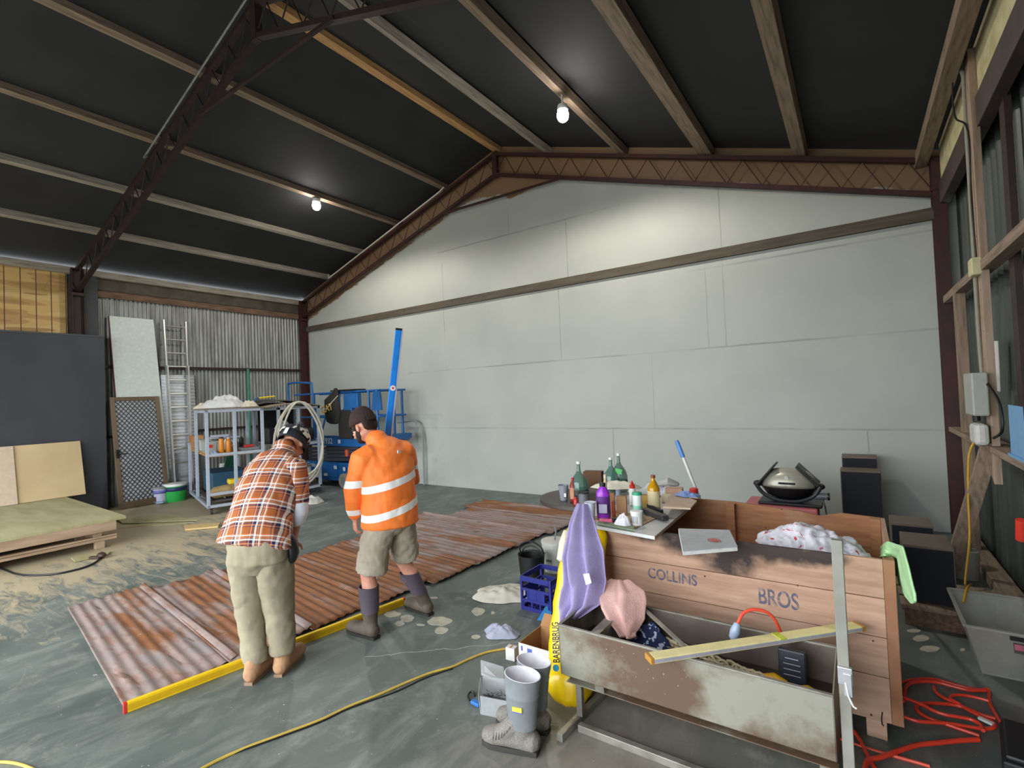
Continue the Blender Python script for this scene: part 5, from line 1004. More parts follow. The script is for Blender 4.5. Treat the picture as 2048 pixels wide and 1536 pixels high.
# bag of rubbish in the crate, mop handle, folder on the edge
wb_ = NT('white film with red print'); n_ = wb_.noise(9, 3, .6, dist=1.5); wb_.base(wb_.ramp(n_, [(0, hexc('#d9d6df')), (.6, hexc('#d9d6df')), (.63, hexc('#c4364a')), (.68, hexc('#dddbe4'))], 'CONSTANT')); wb_ = wb_.set(rough=.4)
cbg = G(1640, 1100, .8); b = B(); rnd = random.Random(5)
b.limb([((cbg.x-.29, cbg.y, .60), .10, .10), ((cbg.x-.24, cbg.y, .80), .10, .11), ((cbg.x-.1, cbg.y+.02, .84), .10, .15), ((cbg.x+.1, cbg.y, .81), .09, .14), ((cbg.x+.26, cbg.y-.04, .72), .06, .10)], (0, 0, 1), 20); b.ell((cbg.x-.03, cbg.y, .5), (.33, .2, .385))
wr(tag(mk('shopping_bag', b, wb_, remesh=.012, relax=2), 'white plastic bag with red print bulging inside the crate', 'bag'), .09, .06)
b = B(); q1, q2 = V((-1.28, 4.3, 1.36)), V((-1.11, 4.3, .87)); dd = (q2-q1).normalized(); t = thing('mop_handle', 'white pole with a blue grip leaning behind the crate', 'pole', (-.82, 4.3, 0))
b.tube([q1+dd*.14, q1+dd*1.42], .013, 10); mk('pole', b, white, t, smooth=True); b = B(); b.tube([q1, q1+dd*.02, q1+dd*.15], [.014, .019, .018], 12); mk('grip', b, mat('blue grip', '#5b8fd6', .45), t, smooth=True)
t = thing('folder', 'grey and white folder with a round red logo on the crate edge', 'folder', (-.85, 3.05, .91)); P_ = [G(1357, 1058, .945), G(1459, 1061, .945), G(1475, 1094, .925), G(1366, 1103, .925)]
b = B(); b.prism(P_, (0, 0, .004)); mk('cover', b, mat('grey card cover', '#b3b5b8', .5), t); b = B(); b.prism([p-V((0, .003, .02)) for p in P_], (0, 0, .019)); mk('pages', b, white, t)
c_ = G(1424, 1082, .9385); nn = (P_[1]-P_[0]).cross(P_[3]-P_[0]).normalized(); nn = nn if nn.z > 0 else -nn; u_, v_ = frame(nn)
for r1, r2, m_, h_ in ((.034, .03, red, .0006), (.022, .0, mat('logo red', '#cf5a58', .5), .0008)):
    b = B(); c2 = P_[0].lerp(P_[1], .62).lerp(P_[3].lerp(P_[2], .62), .62)+nn*.005
    b.rings([[c2+nn*h_+u_*r1*math.cos(a*.2618)+v_*r1*math.sin(a*.2618) for a in range(24)], [c2+nn*h_+u_*r2*math.cos(a*.2618)+v_*r2*math.sin(a*.2618) for a in range(24)]], cap=False); mk('round_logo', b, m_, t)

# round table and boards bridging to the crate
rtm = mat('dark brown table', '#4f4643', .45, 0, '#3f3735', 3)
t = thing('round_table', 'round dark table left of the crate holding bottles', 'table', (-1.99, 3.98, 0)); tc = V((-1.99, 3.98, 0)); tz = .885
b = B(); b.lathe([(.41, tz-.035), (.415, tz-.03), (.415, tz), (.40, tz+.0), (.0, tz+.0)], tc, 48); mk('table_top', b, rtm, t, smooth=30)
b = B(); b.lathe([(.05, 0), (.05, .02), (.025, .04), (.025, tz-.05), (.1, tz-.035)], tc, 16); mk('pedestal', b, black, t, smooth=True)
for k in range(4): b = B(); a = k*math.pi/2+.5; b.tube([tc+V((0, 0, .03)), tc+V((.18*math.cos(a), .18*math.sin(a), .02))], .02, 8); mk('table_foot', b, black, t)
b = B(); b.tube([tc+V((.28, -.28, tz-.04)), tc+V((.27, -.26, .0))], .016, 8); mk('leg', b, black, t)
lam = mat('white laminate board', '#cfcfcd', .3); bz = .907
e0, e1, e2, e3 = G(1165, 1047, bz+.022), G(1309, 1073, bz+.022), G(1394, 1001, bz+.022), G(1200, 985, bz+.022)
t = thing('laminate_board', 'white laminate board lying across the crate corner', 'board', (e1.x-.3, e1.y+.4, bz)); b = B(); b.prism([e0, e1, e2, e3], (0, 0, -.02)); mk('board', b, lam, t, bevel=.002)
b = B(); b.prism([G(1394, 1001, bz+.0205)+V((-.001, 0, 0)), e1+V((.0005, 0, 0)), e1+V((.0005, 0, -.019)), e2+V((.0005, 0, -.019))], (.002, 0, 0)); mk('edge_band', b, mat('chipboard edge', '#a8927a', .8), t)
b = B(); bz2 = bz+.024; b.prism([G(1175, 1038, bz2+.004), G(1272, 1055, bz2+.004), G(1312, 1036, bz2+.004), G(1225, 1020, bz2+.004)], (0, 0, -.004)); tag(mk('card_sheet', b, mat('brown card sheet', '#b89a78', .85)), 'brown card sheet under the tubs on the laminate board', 'card')
b = B(); b.prism([G(1194, 1046, bz2+.012), G(1270, 1060, bz2+.012), G(1268, 1053, bz2+.012), G(1200, 1040, bz2+.012)], (0, 0, -.008)); tag(mk('green_book', b, mat('sage green book', '#7f9173', .7)), 'thin green booklet on the front edge of the laminate board', 'book')
b = B(); b.prism([G(1325, 1013, bz2+.07), G(1381, 1016, bz2+.07), G(1394, 1001, bz2+.07), G(1345, 985, bz2+.07)], (0, 0, -.012)); b.box2((-1.2, 3.75, bz2), (-1.1, 3.95, bz2+.058)); tag(mk('raised_board', b, mat('beige board', '#c3ab94', .7)), 'beige board raised at the back of the laminate board', 'board')

Z = bz2
def at(px, py, z=None): p = G(px, py, Z if z is None else z); return p
gg = mat('green bottle glass', '#4f7f70', .08, alpha=.62, spec=.8); purp = mat('purple liquid', '#9a35c8', .25); amber = mat('golden oil', '#c48f14', .12, spec=.6)
def flagon(lab, px, py, r=.075, h=.27, z=None, capm=white):
    c = at(px, py, z); t = thing('glass_flagon', lab, 'bottle', c, 0, 'green glass flagons')
    b = B(); b.lathe([(r*.9, 0), (r, .015), (r, h*.42), (r*.8, h*.56), (r*.35, h*.7), (r*.2, h*.78), (r*.19, h*.94)], (0, 0, 0), 24); mk('flagon_body', b, gg, t, local=True, smooth=True)
    b = B(); b.lathe([(r*.24, h*.94), (r*.24, h), (r*.1, h*1.01)], (0, 0, 0), 14); mk('cap', b, capm, t, local=True, smooth=True); 
    b = B(); b.lathe([(r*1.01, h*.1), (r*1.01, h*.3)], (0, 0, 0), 24, cap=False); mk('label', b, mat('dark label', '#2e3330', .5), t, local=True); return t
flagon('green glass flagon on the round table left of the others', 1160, 1001, z=tz+.001, h=.33, r=.078)
flagon('green glass flagon behind the cloth, left of the pair', 1224, 985, h=.30, r=.07); fg_ = flagon('green glass flagon with a bright green label, right of the pair', 1240, 983, h=.33, r=.07)
b = B(); g_ = at(1240, 983); b.prism([g_+V((-.02, -.071, .17)), g_+V((.05, -.072, .16)), g_+V((.055, -.06, .2)), g_+V((-.01, -.06, .21))], (0, .004, 0)); mk('green_label', b, green, fg_)
# cup, red bottle on the round table
c = G(1128, 1000, tz); t = thing('plastic_cup', 'cloudy plastic cup on the round table edge', 'cup', c); b = B(); b.lathe([(.032, 0), (.045, .13), (.047, .13), (.044, .13), (.031, .005)], (0, 0, 0), 20); mk('cup_body', b, mat('cloudy plastic', '#9fa3ae', .3, alpha=.75), t, local=True, smooth=True)
b = B(); b.box((.03, -.03, .05), (.02, .004, .03)); mk('sticker', b, white, t, local=True)
bottle('red_bottle', 'red squeeze bottle beside the left flagon', G(1147, 1003, tz+.001), .028, .2, mat('dark red bottle', '#8d2b26', .4), red, mat('cream red label', '#c98d6b', .5), neck=.35, shoulder=.7)
bottle('juice_bottle', 'short red bottle in front of the left flagon', G(1152, 1010, tz+.001), .02, .075, mat('bright red bottle', '#c03a34', .4), black, neck=.5)
t = thing('grey_tin', 'grey cylinder in front of the left flagon', 'tin', G(1168, 1014, tz+.001)); b = B(); b.lathe([(.04, 0), (.04, .11), (.036, .112)], (0, 0, 0), 20); mk('tin_body', b, mat('grey tin', '#6b6d75', .5), t, local=True, smooth=True)
b = B(); b.lathe([(.043, .11), (.043, .12)], (0, 0, 0), 20); mk('lid', b, black, t, local=True)
# main row on the board
pb_ = bottle('purple_bottle', 'purple cleaner bottle with a black cap', at(1208, 1037), .042, .245, purp, black, mat('purple label', '#5b2a7d', .5), neck=.4, shoulder=.74, sx=1.1, sy=.7, rz=.4, capm=None)
lb_ = at(1208, 1037); b = B(); b.box((lb_.x+.012, lb_.y-.036, lb_.z+.075), (.055, .003, .06), .35); mk('label_print', b, mat('grey print on label', '#b3b1c9', .5), pb_)
bottle('oil_bottle', 'golden oil bottle with a brown cap', at(1309, 1021), .043, .255, amber, mat('brown cap', '#8a4a28', .4), mat('cream label', '#e3d3a8', .5), neck=.32, shoulder=.66, sx=1, sy=1, caph=.02)
t = thing('glue_bottle', 'white bottle with a red pointed cap behind the tubs', 'bottle', at(1266, 1010)); b = B(); b.lathe([(.024, 0), (.026, .01), (.026, .11), (.018, .13)], (0, 0, 0), 18); mk('bottle_body', b, white, t, local=True, smooth=True); b = B(); b.lathe([(.02, .128), (.022, .15), (.012, .16), (.003, .185)], (0, 0, 0), 14); mk('cap', b, red, t, local=True, smooth=True)
t = thing('wipe_tub', 'tall white tub with a green lid', 'tub', at(1276, 1033)); b = B(); b.lathe([(.032, 0), (.032, .15)], (0, 0, 0), 22); mk('tub_body', b, mat('mint white tub', '#dfe9e4', .4), t, local=True, smooth=True); b = B(); b.lathe([(.033, .15), (.033, .165), (.028, .168)], (0, 0, 0), 22); mk('lid', b, mat('teal lid', '#23a57f', .4), t, local=True, smooth=True)
b = B(); b.lathe([(.0325, .03), (.0325, .08)], (0, 0, 0), 22, cap=False); mk('label', b, mat('mint label', '#8fd0b4', .5), t, local=True)
t = thing('white_pot', 'short white pot in front of the tall tub', 'pot', at(1274, 1050)); b = B(); b.lathe([(.036, 0), (.038, .075), (.041, .08), (.041, .092), (.034, .094)], (0, 0, 0), 24); mk('pot_body', b, white, t, local=True, smooth=True)
for k in range(5): b = B(); a = -2.4+k*.3; b.box((.0375*math.cos(a), .0375*math.sin(a), .04), (.004, .003, .045), a); mk('label_line', b, grey, t, local=True)
rag('crumpled_tissue', 'crumpled white tissue on the board front', at(1247, 1052), .055, .045, .085, mat('tissue white', '#eceaf2', .9), 'tissue', 31)
t = thing('black_caulk_gun', 'black bar shaped tool lying on the laminate board', 'tool', at(1315, 1036)); b = B(); b.bar(at(1288, 1026)+V((0, 0, .022)), at(1332, 1043)+V((0, 0, .02)), .05, .035); mk('tool_body', b, mat('dark graphite', '#3c3b3d', .45), t, bevel=.006)
b = B(); b.bar(at(1296, 1020)+V((0, 0, .03)), at(1325, 1033)+V((0, 0, .03)), .02, .03); mk('trigger_grip', b, black, t, bevel=.004)
cb = at(1222, 1022); b = B(); b.box((cb.x, cb.y, Z+.065), (.06, .03, .13), .3); tag(mk('brown_carton', b, card, bevel=.002), 'tall brown carton left of the purple bottle', 'carton')
cb = at(1241, 1028); b = B(); b.box((cb.x, cb.y+.03, Z+.06), (.07, .05, .12), .3); tag(mk('brown_carton', b, mat('light carton', '#b18a64', .85), bevel=.002), 'squat brown carton behind the crumpled tissue', 'carton')
cb = at(1228, 1034); b = B(); b.box((cb.x, cb.y, Z+.055), (.018, .05, .11), .3); tag(mk('red_carton', b, mat('brick red carton', '#a23a2a', .6), bevel=.002), 'narrow red carton right of the purple bottle', 'carton')
rag('cream_towel', 'cream cloth thrown over the cartons', V((at(1235, 1000).x, at(1235, 1000).y, Z+.10)), .2, .11, .055, mat('cream towelling', '#d6d0bd', .95), 'cloth', 17, .3)
for k, (px, py, s_, m_, lb) in enumerate(((1296, 1016, (.09, .06, .09), mat('yellow brown box', '#b8964a', .7), 'yellow brown box left of the oil bottle'), (1335, 1006, (.12, .1, .05), mat('white yellow box', '#d9cdb0', .6), 'pale box stack right of the oil bottle'), (1340, 1003, (.13, .1, .085), mat('tan pink box', '#bb9880', .7), 'tan box behind the oil bottle'))):
    c = at(px, py); b = B(); b.box((c.x, c.y+.06*k, Z+s_[2]/2), s_, .2); tag(mk('small_box', b, m_, bevel=.002), lb, 'box')
for k, (px, py, sx_, h_, m_, lb) in enumerate(((1315, 985, .16, .08, mat('white film c', '#d9d8de', .4), 'white plastic wrap heap at the back of the board'), (1345, 990, .14, .07, mat('pale film', '#cfcfdc', .4), 'second white wrap heap by the pole'), (1375, 992, .09, .03, mat('blue print film', '#7d95d0', .4), 'small heap with blue print by the pole'))):
    rag('plastic_wrap', lb, G(px, py, Z+(.0 if k < 2 else .072)), sx_, sx_*.7, h_, m_, 'wrap', 40+k)
b = B(); c = G(1330, 968, Z+.08); b.limb([(c+V((-.05, 0, 0)), .02, .03), (c+V((.03, 0, .02)), .035, .05), (c+V((.1, .02, 0)), .02, .03)], (0, 0, 1), 10); tag(mk('clear_bag', b, mat('clear bag', '#b7b4b0', .3), smooth=True), 'clear bag with red print on top of the wrap heap', 'bag')
b = B(); c = at(1388, 990, Z+.05); b.lathe([(.03, 0), (.032, .05), (.02, .055)], c, 16); tag(mk('red_tin', b, red, smooth=True), 'small red tin by the pole', 'tin')
c = G(1188, 975, Z); b = B(); b.box((c.x, c.y, Z+.075), (.17, .1, .15), .2); tag(mk('brown_box', b, mat('dark brown box', '#6f5138', .85), bevel=.003), 'brown torn carton behind the flagons', 'carton')
bottle('blue_cap_bottle', 'small bottle with a blue cap by the flagons', at(1237, 993), .022, .13, mat('milky bottle', '#9da7b8', .3), mat('blue cap', '#4c6fd0', .4), neck=.4)
bottle('wood_bottle', 'slim beige bottle behind the purple one', at(1213, 1020), .012, .26, mat('beige bottle', '#c6b58a', .4), cream, neck=.8)
t = thing('white_tumbler', 'white tumbler half hidden by the purple cloth', 'tumbler', at(1181, 1040)); b = B(); b.lathe([(.03, 0), (.038, .12), (.041, .122), (.036, .12)], (0, 0, 0), 20); mk('cup_body', b, mat('blue white plastic', '#d3dcea', .4), t, local=True, smooth=True)
t = thing('pink_packet', 'pink packet lying by the purple bottle', 'packet', at(1213, 1046)); b = B(); b.box((0, 0, .015), (.09, .035, .03), .1); mk('wrapper', b, mat('pink packet', '#e0628a', .4), t, local=True, bevel=.006)
b = B(); b.lathe([(.014, 0), (.014, .035)], at(1228, 1047), 14); tag(mk('loose_cap', b, black, smooth=True), 'small black cap beside the pink packet', 'cap')  # a small loose cap, modelled as a plain black cylinder
# ================================================================ FLOOR CLUTTER LEFT OF THE TROUGH
rubm = NT('grey rubber'); _n = rubm.noise(7, 4); rubm.base(rubm.mix(rubm.ramp(_n, [(.4, 0.), (.65, 1.)]), hexc('#74797d'), hexc('#83878a'))); rubm = rubm.set(rough=.5)
ft = NT('dusty ribbed rubber'); _w = ft.noise(170, 1, .5); _x, _y, _z = ft.xyz(); ft.base(ft.mix(ft.ramp(_w, [(.45, 0.), (.55, 1.)]), hexc('#6f6a64'), hexc('#817c75'))); ft.bump(_w, .25, .002); ft = ft.set(rough=.75)
def welly(lab, heel, toe, ztop=.385, lean_=V((0, 0, 0))):
    heel = V(heel); toe = V(toe); d = (toe-heel).normalized(); up = V((0, 0, 1)); r = d.cross(up); L = (toe-heel).length; t = thing('rubber_boot', lab, 'boot', heel+d*.1, 0, 'pair of grey rubber boots')
    b = B(); b.limb([(heel+d*.02+up*.06, .046, .048), (heel+d*.1+up*.065, .043, .06), (heel+d*.17+up*.06, .046, .05), (heel+d*(L-.06)+up*.052, .055, .046), (heel+d*(L-.015)+up*.045, .042, .036)], r, 20)
    b.limb([(heel+d*.085+up*.06, .045, .062), (heel+d*.085+up*.13, .05, .06), (heel+d*.085+up*.18, .058, .064)], r, 20); b.limb([(heel+d*.21+up*.06, .048, .045), (heel+d*.17+up*.085, .05, .05), (heel+d*.125+up*.13, .052, .052), (heel+d*.09+up*.18, .056, .06)], r, 18); mk('boot_foot', b, ft, t, remesh=.007, relax=3)
    for k in range(7):
        f = .12+k*.017; c = heel+d*(L-.075-k*.014)+up*(.05+.004*k*k*.5); rr = .056+.0012*k
        b = B(); b.tube([c+r*(rr*math.cos(a))+(up*math.cos(.28*k*.6)+d*-math.sin(.0))*((.045+.0028*k)*math.sin(a))-d*.004*math.sin(a)*k for a in [R(12+i*13) for i in range(13)]], .0035, 6); mk('instep_rib', b, ft, t, smooth=True)
    b = B(); rings = []
    for z, rr, off in ((.13, .068, .085), (.2, .074, .085), (.285, .081, .082), (.29, .083, .082), (.296, .081, .082), (ztop-.03, .088, .078), (ztop, .09, .075)):
        c = heel+d*off+up*z+lean_*z; rings.append([c+r*rr*.82*math.cos(a*math.pi/16)+d*rr*1.06*math.sin(a*math.pi/16)+up*((z-.14)*.03*math.sin(a*math.pi/16)) for a in range(32)])
    b.rings(rings, cap=False); sh_ = mk('boot_shaft', b, rubm, t, smooth=True)
    b = B(); e = rings[-1]; cen = sum(e, V())/32; r2 = [[cen+(p-cen)*1.0+up*.0015 for p in e], [cen+(p-cen)*.955+up*.003 for p in e], [cen+(p-cen)*.9-up*.03 for p in e], [cen+(p-cen)*.6-up*.15 for p in e], [cen+(p-cen)*.2-up*.17 for p in e]]; b.rings(r2, cap=False); mk('white_lining', b, mat('white boot lining', '#e4e2e8', .7), t, smooth=True)
    b = B(); out = [(.004, -.03), (.004, .03), (.08, .038), (.17, .046), (L-.05, .05), (L, .03), (L+.006, 0), (L, -.03), (L-.05, -.05), (.17, -.046), (.08, -.038)]
    b.prism([heel+d*x+r*y for x, y in out], up*.026); mk('sole', b, mat('dark sole', '#35332f', .8), t, bevel=.004)
    nrm = -r if (-r).dot(EYE-heel) > 0 else r
    c = heel+d*.085+up*.245+nrm*.0655; b = B(); b.box(c, (.052, .004, .022), math.atan2(d.y, d.x)); mk('yellow_label', b, mat('yellow label', '#d9cf4a', .5), t); b = B(); b.box(c-up*.014, (.05, .0042, .006), math.atan2(d.y, d.x)); mk('violet_stripe', b, mat('violet stripe', '#6a62b0', .5), t)
    return t
welly('grey rubber boot with white lining standing nearest the camera', (-1.385, 2.12, 0), (-1.685, 2.055, 0)); welly('grey rubber boot with white lining half hidden behind the other', (-1.42, 2.285, 0), (-1.715, 2.22, 0), .37)
# open white carton
a_, b_c, c_c = G(1037, 1285, .19), G(1032, 1238, .19), G(1100, 1238, .19); cp = V((a_.x, a_.y, 0)); t = thing('open_carton', 'open white carton with blue print on the floor', 'carton', cp)
x0c, y0c, x1c, y1c = a_.x, a_.y, a_.x+.24, b_c.y
wc = mat('white carton outside', '#d5d3cf', .7)
for lo, hi, n_ in (((x0c, y0c, 0), (x1c, y0c+.005, .19), 'front_wall'), ((x0c, y0c+.005, 0), (x0c+.005, y1c-.005, .19), 'side_wall'), ((x1c-.005, y0c+.005, 0), (x1c, y1c-.005, .19), 'side_wall'), ((x0c, y1c-.005, 0), (x1c, y1c, .19), 'back_wall')):
    b = B(); b.box2(lo, hi); mk(n_, b, wc if n_ == 'front_wall' else card, t)
b = B(); b.box2((x0c+.005, y0c+.005, 0), (x1c-.005, y1c-.005, .006)); mk('carton_floor', b, card, t)
b = B(); b.prism([(x0c, y1c, .19), (x1c, y1c, .19), (x1c, y1c+.06, .25), (x0c, y1c+.06, .25)], (0, 0, .004)); mk('flap', b, card, t)
pbm = mat('blue carton print', '#4f5fb0', .6); b = B(); b.box((x0c+.085, y0c-.001, .14), (.035, .002, .06)); b.box((x0c+.085, y0c-.001, .09), (.07, .002, .03)); mk('blue_print', b, pbm, t); b = B(); b.box((x0c+.025, y0c-.001, .16), (.012, .002, .03)); mk('blue_print', b, pbm, t)
b = B(); b.tube([V((x0c+.17+.05*math.cos(a*.4), y0c-.001, .08+.06*math.sin(a*.4))) for a in range(2, 7)], .003, 5); mk('curved_print', b, black, t)
cbox('small_carton', 'small white carton beside the open one', G(1024, 1318)+V((0, .0, 0)), (.07, .05, .085), .1, wc)
# clear organiser and screw tub
clr = mat('clear hard plastic', '#b4b8b8', .25, alpha=.55)
t = thing('clear_case', 'clear plastic case lid lying open behind the boots', 'case', G(985, 1345)); b = B(); p4 = [G(961, 1319, .09), G(1008, 1333, .06), G(1008, 1366, .02), G(962, 1347, .03)]; b.prism(p4, (0, 0, -.012)); mk('lid', b, clr, t, bevel=.003)
t = thing('screw_tub', 'clear tub full of screws left of the rubber boots', 'tub', G(990, 1430)); q0, q1, q2, q3 = G(962, 1428), G(1018, 1440), G(1018, 1398), G(966, 1392)
for u_, v_ in ((q0, q1), (q1, q2), (q2, q3), (q3, q0)):
    o = ((u_+v_)/2-(q0+q2)/2)*.12; b = B(); b.prism([u_, v_, v_+o+V((0, 0, .11)), u_+o+V((0, 0, .11))], o.normalized()*.004); mk('tub_wall', b, mat('clear tub plastic', '#b9bdbf', .25, alpha=.5), t)
b = B(); b.prism([q0, q1, q2, q3], (0, 0, .004)); mk('tub_base', b, clr, t)
b = B(); rnd = random.Random(9); cc = (q0+q1+q2+q3)/4
for i in range(90):
    a = rnd.uniform(0, 6.28); p = cc+(q1-q0)*rnd.uniform(-.36, .36)+(q3-q0)*rnd.uniform(-.36, .36)+V((0, 0, rnd.uniform(.02, .055))); b.cyl(p, p+V((math.cos(a)*.03, math.sin(a)*.03, rnd.uniform(-.008, .012))), .0025, .001, 5)
tag(mk('screws', b, mat('dark screws', '#55565a', .4, .6)), 'loose dark screws filling the clear tub', 'screws', kind='stuff')
t = thing('blue_clamp', 'small blue and black spring clamp on the floor', 'clamp', G(948, 1400)); b = B(); b.bar(G(944, 1402, .012), G(960, 1410, .012), .03, .02); mk('clamp_body', b, mat('clamp blue', '#2f6fc0', .45), t, bevel=.005)
b = B(); b.tube(smooth_path([G(940, 1401, .012), G(936, 1392, .012), G(941, 1384, .012), G(948, 1385, .012), G(950, 1392, .012)], 4), .006, 6); mk('hook', b, black, t)
rag('grey_rag', 'lilac grey rag hanging beside the open carton', G(1004, 1268), .14, .1, .07, mat('lilac grey cotton', '#9fa3b4', .9), 'rag', 51, .3)
rag('white_sheet', 'white cloth heap on the floor left of the blue milk crate', G(1008, 1190), .30, .22, .09, mat('off white cotton', '#c9c7b8', .9), 'cloth', 62, .5)
# milk crate
def milk(lab, c, w, d, h, m_, rz=0):
    t = thing('milk_crate', lab, 'crate', c, rz)
    for sx_ in (-1, 1):
        for sy_ in (-1, 1): b = B(); b.box((sx_*(w/2-.01), sy_*(d/2-.01), h/2), (.02, .02, h)); mk('corner_post', b, m_, t, local=True, bevel=.004)
    for nm, rot_, L_, O_ in (('side_panel', 0, w, d), ('side_panel', 1, d, w), ('side_panel', 2, w, d), ('side_panel', 3, d, w)):
        b = B(); M_ = Matrix.Rotation(rot_*math.pi/2, 3, 'Z')
        parts = [((0, -O_/2+.006, h-.02), (L_-.042, .012, .04)), ((0, -O_/2+.006, h*.62), (L_-.042, .012, .02)), ((0, -O_/2+.006, h*.3), (L_-.042, .012, .02)), ((0, -O_/2+.006, .015), (L_-.042, .012, .03))]
        for k in range(7): parts.append(((-L_/2+.03+k*(L_-.06)/6, -O_/2+.006, h*.47 if k % 2 else h*.16), (.012, .008, h*.32)))
        parts.append(((0, -O_/2+.008, h*.45), (L_*.5, .006, h*.32)))
        for c_, s_ in parts: b.box(M_ @ V(c_), s_, M_)
        mk(nm, b, m_, t, local=True)
    b = B()
    for k in range(7): b.box((-w/2+.02+k*(w-.04)/6, 0, .008), (.012, d-.02, .012)); b.box((0, -d/2+.02+k*(d-.04)/6, .008), (w-.02, .012, .012))
    mk('crate_base', b, m_, t, local=True); return t
mc = G(1042, 1218); milk('navy blue plastic milk crate on the floor', (mc.x+.15, mc.y+.17, 0), .30, .34, .28, mat('navy plastic', '#242a80', .45), 0)
b = B(); c = G(1062, 1172)
t = thing('black_basket', 'black handled bucket behind the milk crate', 'bucket', (c.x-.06, c.y+.12, 0)); b.lathe([(.11, 0), (.13, .26), (.135, .26), (.12, .25), (.1, .02)], (0, 0, 0), 22); mk('bucket_body', b, black, t, local=True, smooth=True)
b = B(); b.tube(smooth_path([(-.13, 0, .25), (-.12, 0, .33), (0, 0, .38), (.12, 0, .33), (.13, 0, .25)], 6), .008, 7); mk('bucket_handle', b, black, t, local=True)
b = B(); b.tube(smooth_path([(-.12, .02, .25), (-.09, .02, .30), (0, .02, .33), (.09, .02, .30), (.12, .02, .25)], 6), .006, 7); mk('bucket_handle', b, black, t, local=True)
c = G(1112, 1140); t = thing('white_pail', 'white lidded pail behind the yellow bag', 'pail', (c.x, c.y, 0)); b = B(); b.lathe([(.115, 0), (.13, .2), (.137, .2), (.137, .23), (.133, .23), (.136, .29)], (0, 0, 0), 26); mk('pail_body', b, mat('translucent white', '#c6c6bd', .45), t, local=True, smooth=50)
b = B(); b.lathe([(.142, .285), (.142, .305), (.12, .31)], (0, 0, 0), 26); mk('lid', b, mat('white lid', '#cfcfc6', .45), t, local=True, smooth=50); b = B(); b.tube([(0, 0, .31), (.02, 0, .4), (.0, .01, .44)], .008, 6); mk('tie', b, grey, t, local=True)
b = B(); b.box((.0, -.134, .13), (.06, .004, .025)); mk('label', b, grey, t, local=True)
b = B(); b.prism([G(1074, 1240, .0), G(1100, 1243, .0), G(1100, 1225, .0)], (0, 0, .004)); p_ = [G(1074, 1240), G(1102, 1246), G(1104, 1192, .1)]; b = B(); b.prism(p_, (0, .004, 0)); tag(mk('blue_board', b, mat('blue corflute', '#3f8fc9', .5)), 'blue triangular offcut beside the yellow bag', 'offcut')
# print on the yellow bag
def bagtext():
    o = G(1119, 1325, .22); u = (PY(1114, 1240, o.y+.05)-PY(1117, 1327, o.y)).normalized(); o = PY(1119.5, 1326, 2.515); e = PY(1116, 1240, 2.60); u = (e-o); L = u.length; right = u.normalized(); upv = V((-.93, -.36, 0)); upv = (upv-right*upv.dot(right)).normalized()
    text('BARENBRUG', .055, mat('black bag print', '#23262a', .5), S, o, right, upv, .0015, 'bag_lettering', .0012, sx=L/.33)
    n_ = right.cross(upv).normalized(); c = PY(1112, 1336, 2.505); b = B(); b.cyl(c, c+n_*.003, .018, n=20); mk('globe_logo', b, mat('teal globe', '#2f9db5', .4), S)
bagtext()
# ================================================================ RIGHT SIDE: barbecue, cabinets, tub, cords
bk = mat('barbecue black', '#17171a', .4)
Yb = 6.5; Q3 = lambda x, y, Y=Yb: PY(x, y, Y)
t = thing('portable_barbecue', 'portable barbecue with a silver lid and folded side wings', 'barbecue', (Q3(1578, 1000).x, Yb, .45)); c0 = Q3(1577, 968)
b = B()
def lid(u, v):
    a = u*2*math.pi; ph = v*math.pi/2; return V((c0.x+.28*math.cos(ph)**.6*math.cos(a), Yb+.18*math.cos(ph)**.75*math.sin(a), c0.z-.02+.20*math.sin(ph)+.02*math.cos(a)*0))
b.grid(lid, 48, 14, True); mk('lid', b, mat('brushed silver lid', '#b9b6a6', .35, .35), t, smooth=True, solid=.006, weld=1e-4)
b = B(); b.lathe([(.08, -.17), (.22, -.11), (.275, -.03), (.285, -.02), (.285, -.01)], (c0.x, Yb, c0.z-.01), 36, 1, .7); mk('bowl', b, bk, t, smooth=True)
b = B(); b.box((c0.x, Yb-.178, c0.z+.035), (.17, .03, .022)); mk('lid_handle', b, bk, t, bevel=.01)
b = B(); b.cyl((c0.x-.0, Yb-.15, c0.z+.095), (c0.x, Yb-.17, c0.z+.09), .02, n=18); mk('thermometer', b, white, t, smooth=True)
b = B(); b.tube(smooth_path([(c0.x-.32, Yb-.12, c0.z+.0), (c0.x-.25, Yb-.12, c0.z-.1), (c0.x-.1, Yb-.13, c0.z-.165), (c0.x+.1, Yb-.13, c0.z-.165), (c0.x+.25, Yb-.12, c0.z-.1), (c0.x+.32, Yb-.12, c0.z+.01)], 5), .022, 8); mk('cradle_frame', b, mat('dark grey frame', '#2f2f35', .45), t, smooth=True)
for s_, x1_, z1_ in ((-1, Q3(1554, 928).x, Q3(1554, 928).z), (1, Q3(1592, 932).x, Q3(1592, 932).z)):
    b = B(); p = V((c0.x+s_*.29, Yb, c0.z+.0)); q = V((x1_, Yb, z1_)); b.prism([p+V((0, -.14, 0)), q+V((0, -.14, 0)), q+V((0, .14, 0)), p+V((0, .14, 0))], (s_*.02, 0, .025 if s_ > 0 else .012)); mk('side_wing', b, bk, t, bevel=.006)
    b = B(); b.ell((c0.x+s_*.31, Yb-.05, c0.z+.0), (.05, .08, .035)); mk('hinge', b, bk, t, smooth=True)
b = B(); b.cyl((c0.x+.27, Yb-.1, c0.z-.1), (c0.x+.38, Yb-.1, c0.z-.095), .035, n=18); mk('regulator', b, mat('grey regulator', '#6a6b72', .4), t, smooth=True)
b = B(); b.cyl((c0.x+.38, Yb-.1, c0.z-.095), (c0.x+.4, Yb-.1, c0.z-.095), .04, n=18); mk('knob', b, bk, t, smooth=True)
